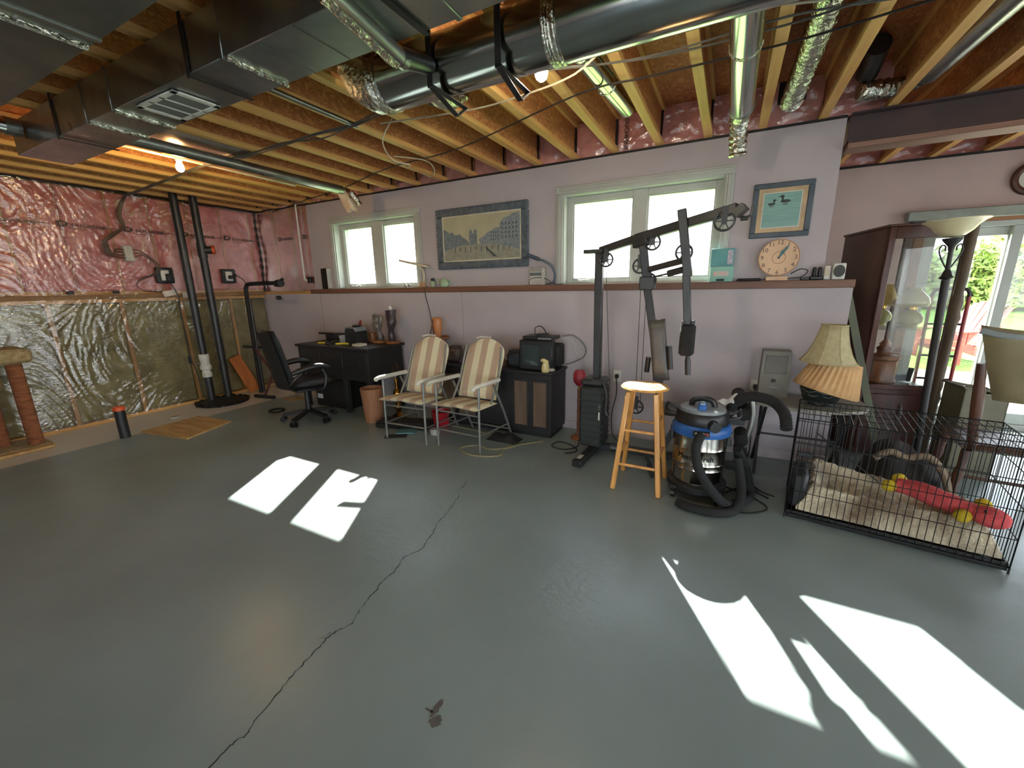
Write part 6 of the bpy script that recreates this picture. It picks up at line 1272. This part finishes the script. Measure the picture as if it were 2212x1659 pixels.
# plush toy
ty = thing('plush_toy', 'long red plush toy with yellow feet lying on the crate pad', 'toy', (1.22,3.0,.20), math.radians(-36))
M_RPL = pm('red_plush', (210,92,94), (190,72,76), scale=20, rough=1.0, bump=.5, bscale=70); M_YPL = pm('yellow_plush', (206,180,40), rough=1.0, bump=.4, bscale=70)
def T(mb, nm, m_): return mb.obj(nm, m_, ty, world=False)
b = MB(); P_ = smooth([(-.26,.02,.06),(-.17,.02,.07),(-.06,.0,.07),(.06,-.01,.065),(.13,-.01,.06)],6); b.tube([(-.275,.02,.06)]+list(P_)+[(.145,-.01,.06)],[.02]+[.05-.006*math.cos(i*.3) for i in range(len(P_))]+[.02],16); T(b,'body',M_RPL)
b = MB(); b.ell((.18,-.015,.065),(.085,.062,.055),18,12); T(b,'head',M_RPL)
for x, y, z in ((-.27,.06,.085),(-.28,-.03,.06),(.12,.07,.085),(.09,-.08,.05)):
    b = MB(); b.ell((x,y,z),(.04,.04,.036),14,10); T(b,'yellow_foot',M_YPL)
b = MB(); b.ell((.17,-.07,.11),(.008,.008,.008),8,6); T(b,'eye',M_BLK)
ty.scale = (.92,1.05,1.0)
# blankets and bags behind the crate
b = MB(); b.grid(lambda u,v:(.99+.42*u,3.50+.36*v,.01+(.34+.05*math.sin(u*7)+.07*nz_.noise((u*5,v*4,9))+.04*(1-abs(nz_.noise((u*7,v*11,3)))))*math.sin(PI*v)**.5*math.sin(PI*u)**.35),30,18); o = b.obj('dark_coat_heap', pm('dark_coat',(60,56,54),(44,42,42),scale=8,rough=.85)); tag(o,'heap of dark coats on the floor behind the wire crate','coat')
b = MB(); pts = smooth([(1.0,3.49,.30),(1.08,3.50,.36),(1.17,3.50,.33),(1.27,3.49,.36),(1.36,3.49,.26),(1.41,3.49,.12)],5); b.tube(pts,.022,8); o = b.obj('tan_piping_strap', pm('tan_strap',(150,132,108),rough=.8)); tag(o,'tan padded strap lying over the dark coat heap','strap')

# ================================================================ right side
# glass curio cabinet
M_MAHO = pm('dark_mahogany', (84,46,38), (62,34,30), scale=3, detail=5, rough=.35, stretch=(5,5,.5), coat=.2)
M_CGLASS = film('cabinet_glass', (0.93,0.95,0.93), gloss=0.02, rough=0.0)
crz2 = math.radians(11); CW, CD, CH = .50, .75, 1.93
t = thing('curio_cabinet', 'tall dark mahogany curio cabinet with glass front before the patio door', 'cabinet', (1.08,4.40,0), crz2)
def K(mb, nm, m_, par=None): return mb.obj(nm, m_, par or t, world=False)
b = MB(); b.bb(0,.022,0,CD,0,CH-.02,.003); K(b,'side_panel',pm('cabinet_side',(96,70,58),(84,60,50),scale=3,rough=.5))
b = MB(); b.bb(-.012,CW+.012,-.015,CD+.01,CH-.02,CH,.004); K(b,'top_board',M_MAHO)
b = MB(); b.bb(.022,CW,0.012,CD,0,.62,.003); K(b,'base_case',M_MAHO)
b = MB(); b.bb(.03,CW-.03,-.004,.012,.06,.56,.004); d_ = K(b,'lower_door',M_MAHO); b = MB(); b.tube(smooth([(.30,-.005,.48),(.30,-.03,.44),(.30,-.03,.36),(.30,-.005,.32)],4),.006,6); K(b,'handle',M_CHROME,d_)
b = MB(); b.bb(0,.045,-.008,.03,.621,CH-.021,.004); b.bb(CW-.01,CW,-.004,.03,.60,CH-.02); b.bb(.045,CW-.01,-.006,.02,CH-.11,CH-.02,.004); b.bb(.045,CW-.01,-.006,.02,.60,.645,.004); K(b,'door_frame',M_MAHO)
b = MB(); b.bb(.045,CW-.01,.004,.008,.645,CH-.11); K(b,'door_glass',M_CGLASS)
b = MB(); b.bb(CW-.006,CW-.002,.03,CD,.62,CH-.03); K(b,'side_glass',M_CGLASS)
prf = [(.032,0),(.036,.05),(.03,.1),(.03,.5),(.038,.55),(.028,.6),(.034,.65),(.03,.72),(.03,1.15),(.042,1.2),(.03,1.26),(.038,1.32),(.026,1.4),(.03,1.5),(.03,1.9)]
b = MB(); b.lathe(prf,16,(CW+.015,-.01,0)); K(b,'turned_column',pm('column_wood',(88,72,52),(70,56,40),scale=6,detail=5,rough=.6,stretch=(3,3,.5)))
b = MB(); b.bb(CW-.04,CW,CD-.03,CD,.6,CH-.02,.003); b.bb(.02,.05,CD-.03,CD,.6,CH-.02,.003); K(b,'rear_post',M_MAHO)
for z in (1.10,):
    b = MB(); b.bb(.024,CW-.01,.03,CD-.01,z,z+.008,.001); K(b,'glass_shelf',M_CGLASS)
def cab(x, y): v = wmat(t) @ Vector((x,y,0)); return v.x, v.y
def milk_lamp(label, x, y, z, cone):
    X_, Y_ = cab(x,y); t_ = thing('milk_glass_lamp', label, 'lamp', (X_,Y_,z)); mm = pm('milk_glass',(176,164,122),(164,152,110),scale=6,rough=.25)
    b = MB(); b.lathe([(.001,0),(.06,0),(.062,.012),(.05,.02),(.085,.05),(.09,.09),(.07,.125),(.035,.145),(.025,.15)],24,(X_,Y_,z)); b.obj('body', mm, t_)
    b = MB(); b.lathe([(.03,.148),(.042,.155),(.04,.18),(.03,.19)],18,(X_,Y_,z)); b.obj('collar', M_BRASS, t_)
    b = MB(); b.lathe([(.12,.18),(.118,.2),(.06,.36)] if cone else [(.10,.18),(.108,.21),(.098,.25),(.06,.29),(.038,.315),(.05,.335)],24,(X_,Y_,z),cap=False); o = b.obj('shade', pm('tan_shade',(206,172,112),rough=.8) if cone else mm, t_); o.modifiers.new('th','SOLIDIFY').thickness = .003
milk_lamp('milk glass hurricane lamp on the upper glass shelf of the curio cabinet', .30, .12, 1.109, False)
milk_lamp('milk glass lamp with a tan cone shade deeper inside the curio cabinet', .20, .36, 1.109, True)
X_, Y_ = cab(.20,.17); t_ = thing('wooden_jar', 'carved wooden lidded jar with a pagoda knob inside the curio cabinet', 'jar', (X_,Y_,.626)); b = MB(); b.lathe([(.001,0),(.11,0),(.12,.02),(.105,.04),(.105,.20),(.118,.215),(.118,.23)],8,(X_,Y_,.626)); b.obj('jar', pm('jar_wood',(150,96,66),(120,72,48),scale=8,rough=.5), t_); b = MB(); b.lathe([(.12,.23),(.118,.245),(.07,.25),(.05,.26),(.05,.29),(.06,.3),(.035,.33),(.045,.34),(.015,.38),(.001,.40)],16,(X_,Y_,.626)); b.obj('lid', pm('jar_wood',(150,96,66)), t_)
X_, Y_ = cab(.40,.26); b = MB(); b.bar((X_-.05,Y_,.65),(X_+.04,Y_+.02,.66),.04,.05); b.tube([(X_-.11,Y_,.685),(X_-.06,Y_,.67)],.008,6); b.bar((X_+.05,Y_,.63),(X_+.06,Y_,.75),.03,.03,up=(0,1,0)); o = b.obj('toy_cannon', M_DARKIN); tag(o,'dark toy cannon standing in the curio cabinet beside the wooden jar','ornament')
# leaning green grey board and torchiere
b = MB(); b.bar((1.24,4.16,.0),(.85,4.30,1.45),.05,.02,up=(0,1,0)); o = b.obj('leaning_board', pm('grey_green_board',(104,110,92),(90,96,80),scale=4,rough=.7)); tag(o,'narrow grey green board leaning beside the curio cabinet','board')
t = thing('torchiere_lamp', 'black torchiere floor lamp with a cream glass bowl and scrollwork', 'floor lamp', (1.43,4.12,0)); t.rotation_euler = (0,math.radians(-2.2),0)
def U(mb, nm, m_): return mb.obj(nm, m_, t, world=False)
M_IRON = pm('black_iron', (36,34,34), rough=.5)
b = MB(); b.lathe([(.001,0),(.14,0),(.14,.012),(.1,.03),(.03,.05),(.014,.08)],28); U(b,'base',M_IRON)
b = MB(); b.tube([(0,0,.05),(0,0,1.50)],.024,14); b.tube([(0,0,1.5),(0,0,1.74)],.014,12); U(b,'pole',M_IRON)
b = MB(); b.lathe([(.014,1.50),(.03,1.505),(.042,1.515),(.03,1.525),(.02,1.56),(.014,1.57)],16); U(b,'pole_collar',M_IRON)
for s_ in (-1,1):
    b = MB(); b.tube(smooth([(0,0,1.56),(s_*.04,0,1.64),(s_*.06,0,1.70),(s_*.05,0,1.74),(s_*.03,0,1.73),(s_*.03,0,1.70)],5),.005,6); U(b,'scroll',M_IRON)
b = MB(); b.lathe([(.014,1.70),(.02,1.73),(.05,1.77),(.055,1.785)],20); U(b,'cup',M_IRON)
b = MB(); b.lathe([(.02,1.79),(.06,1.80),(.095,1.83),(.12,1.865),(.15,1.89),(.172,1.90),(.172,1.905),(.145,1.896),(.115,1.872),(.09,1.838),(.05,1.808),(.001,1.80)],36); U(b,'glass_bowl',pm('cream_glass',(216,206,168),(204,194,154),scale=5,rough=.35))
# red hand truck
M_CART = pm('red_cart_paint', (150,44,48), (126,36,40), scale=5, rough=.4)
t = thing('hand_truck', 'red tubular hand truck standing in front of the patio door', 'hand truck', (1.70,4.95,0))
for x in (1.58,1.82):
    b = MB(); b.tube([(x,4.92,.05),(x,4.95,1.36)],.014,10); b.obj('side_rail', M_CART, t)
b = MB(); b.tube(smooth([(1.58,4.95,1.35),(1.59,4.95,1.40),(1.63,4.95,1.42),(1.77,4.95,1.42),(1.81,4.95,1.40),(1.82,4.95,1.35)],4),.014,10); b.obj('handle_bar', M_IRON, t)
for z in (1.12,.84,.63,.30):
    b = MB(); b.rod((1.58,4.94,z),(1.82,4.94,z),.010); b.obj('rung', M_IRON, t)
for x in (1.54,1.86):
    b = MB(); b.rod((x-.02,5.02,.10),(x+.02,5.02,.10),.10,n=20); b.obj('wheel', M_BLK, t)
b = MB(); b.rod((1.54,5.02,.10),(1.86,5.02,.10),.008); b.bar((1.58,4.93,.12),(1.58,5.02,.10),.02,.02); b.bar((1.82,4.93,.12),(1.82,5.02,.10),.02,.02); b.obj('axle', M_IRON, t)
b = MB(); b.bb(1.57,1.83,4.76,4.93,.006,.014); b.obj('toe_plate', M_CART, t)
# olive bin
t = thing('olive_storage_bin', 'olive plastic storage bin with a handle hole by the patio door', 'bin', (1.74,4.30,0)); M_OLV = pm('olive_plastic',(104,100,78),(92,88,68),rough=.5)
b = MB(); b.m = Matrix.Translation((1.74,4.30,0)) @ Matrix.Rotation(.15,4,'Z'); 
b.bb(-.13,-.122,-.12,.12,0,.71); b.bb(.122,.13,-.12,.12,0,.66); b.bb(-.13,.13,.112,.12,0,.68); b.bb(-.13,.13,-.12,.12,0,.01); b.bb(-.13,.13,-.12,-.112,0,.61); b.bb(-.13,-.05,-.12,-.112,.61,.70); b.bb(-.01,.13,-.12,-.112,.61,.67); b.bb(-.05,-.01,-.12,-.112,.655,.70); b.m = Matrix(); b.obj('body', M_OLV, t)
b = MB(); b.m = Matrix.Translation((1.74,4.30,0)) @ Matrix.Rotation(.15,4,'Z'); b.tube([(-.135,-.125,.715),(0,-.125,.70),(.135,-.125,.665),(.135,.125,.665),(0,.125,.69),(-.135,.125,.715)],.01,6,closed=True); b.m = Matrix(); b.obj('rim', M_OLV, t)
# wooden armchair with cream back at the edge
t = thing('padded_dining_chair', 'wooden dining chair with a cream padded back beside the wire crate', 'chair', (1.69,3.70,0), math.radians(-6)); M_CWOOD = pm('chair_wood',(92,58,42),(70,44,32),scale=4,detail=5,rough=.4,stretch=(4,4,.6)); M_CREAM = pm('cream_vinyl',(140,130,98),(126,116,86),scale=6,rough=.45)
def A(mb, nm, m_): return mb.obj(nm, m_, t, world=False)
b = MB(); cushion(b,0,0,.035,lambda u,v,h:(u*(.225+.075*v),-.20-.04*(v+1)+h+.05*u*u,.98+v*.22+.03*u*u*max(0,v)),pw=6); A(b,'back_pad',M_CREAM)
b = MB(); b.tube(smooth([(-.30,-.25,1.20),(-.2,-.27,1.175),(0,-.28,1.165),(.2,-.27,1.175),(.30,-.25,1.20)],4),.02,8); A(b,'crest_rail',pm('pale_blue_trim',(150,160,160),rough=.4))
for s_ in (-1,1):
    b = MB(); b.tube([(s_*.20,-.20,.44),(s_*.23,-.22,.75),(s_*.26,-.24,1.0)],[.026,.03,.022],10); A(b,'back_post',M_CWOOD)
    for y in (-.2,.2):
        b = MB(); b.lathe([(.014,0),(.018,.04),(.026,.14),(.018,.2),(.028,.26),(.02,.32),(.026,.40),(.026,.43)],12); b.v = [(x_+s_*(.26-.10*z_), y_+y*(1.2-.45*z_), z_) for x_, y_, z_ in b.v]; A(b,'turned_leg',M_CWOOD)
b = MB(); cushion(b,0,0,.03,lambda u,v,h:(u*.26,v*.25,.455+h),pw=6); A(b,'seat',M_CWOOD)
b = MB(); b.rod((-.235,-.22,.18),(-.235,.22,.18),.012); b.rod((.235,-.22,.18),(.235,.22,.18),.012); b.rod((-.235,0,.18),(.235,0,.18),.012); A(b,'stretcher',M_CWOOD)
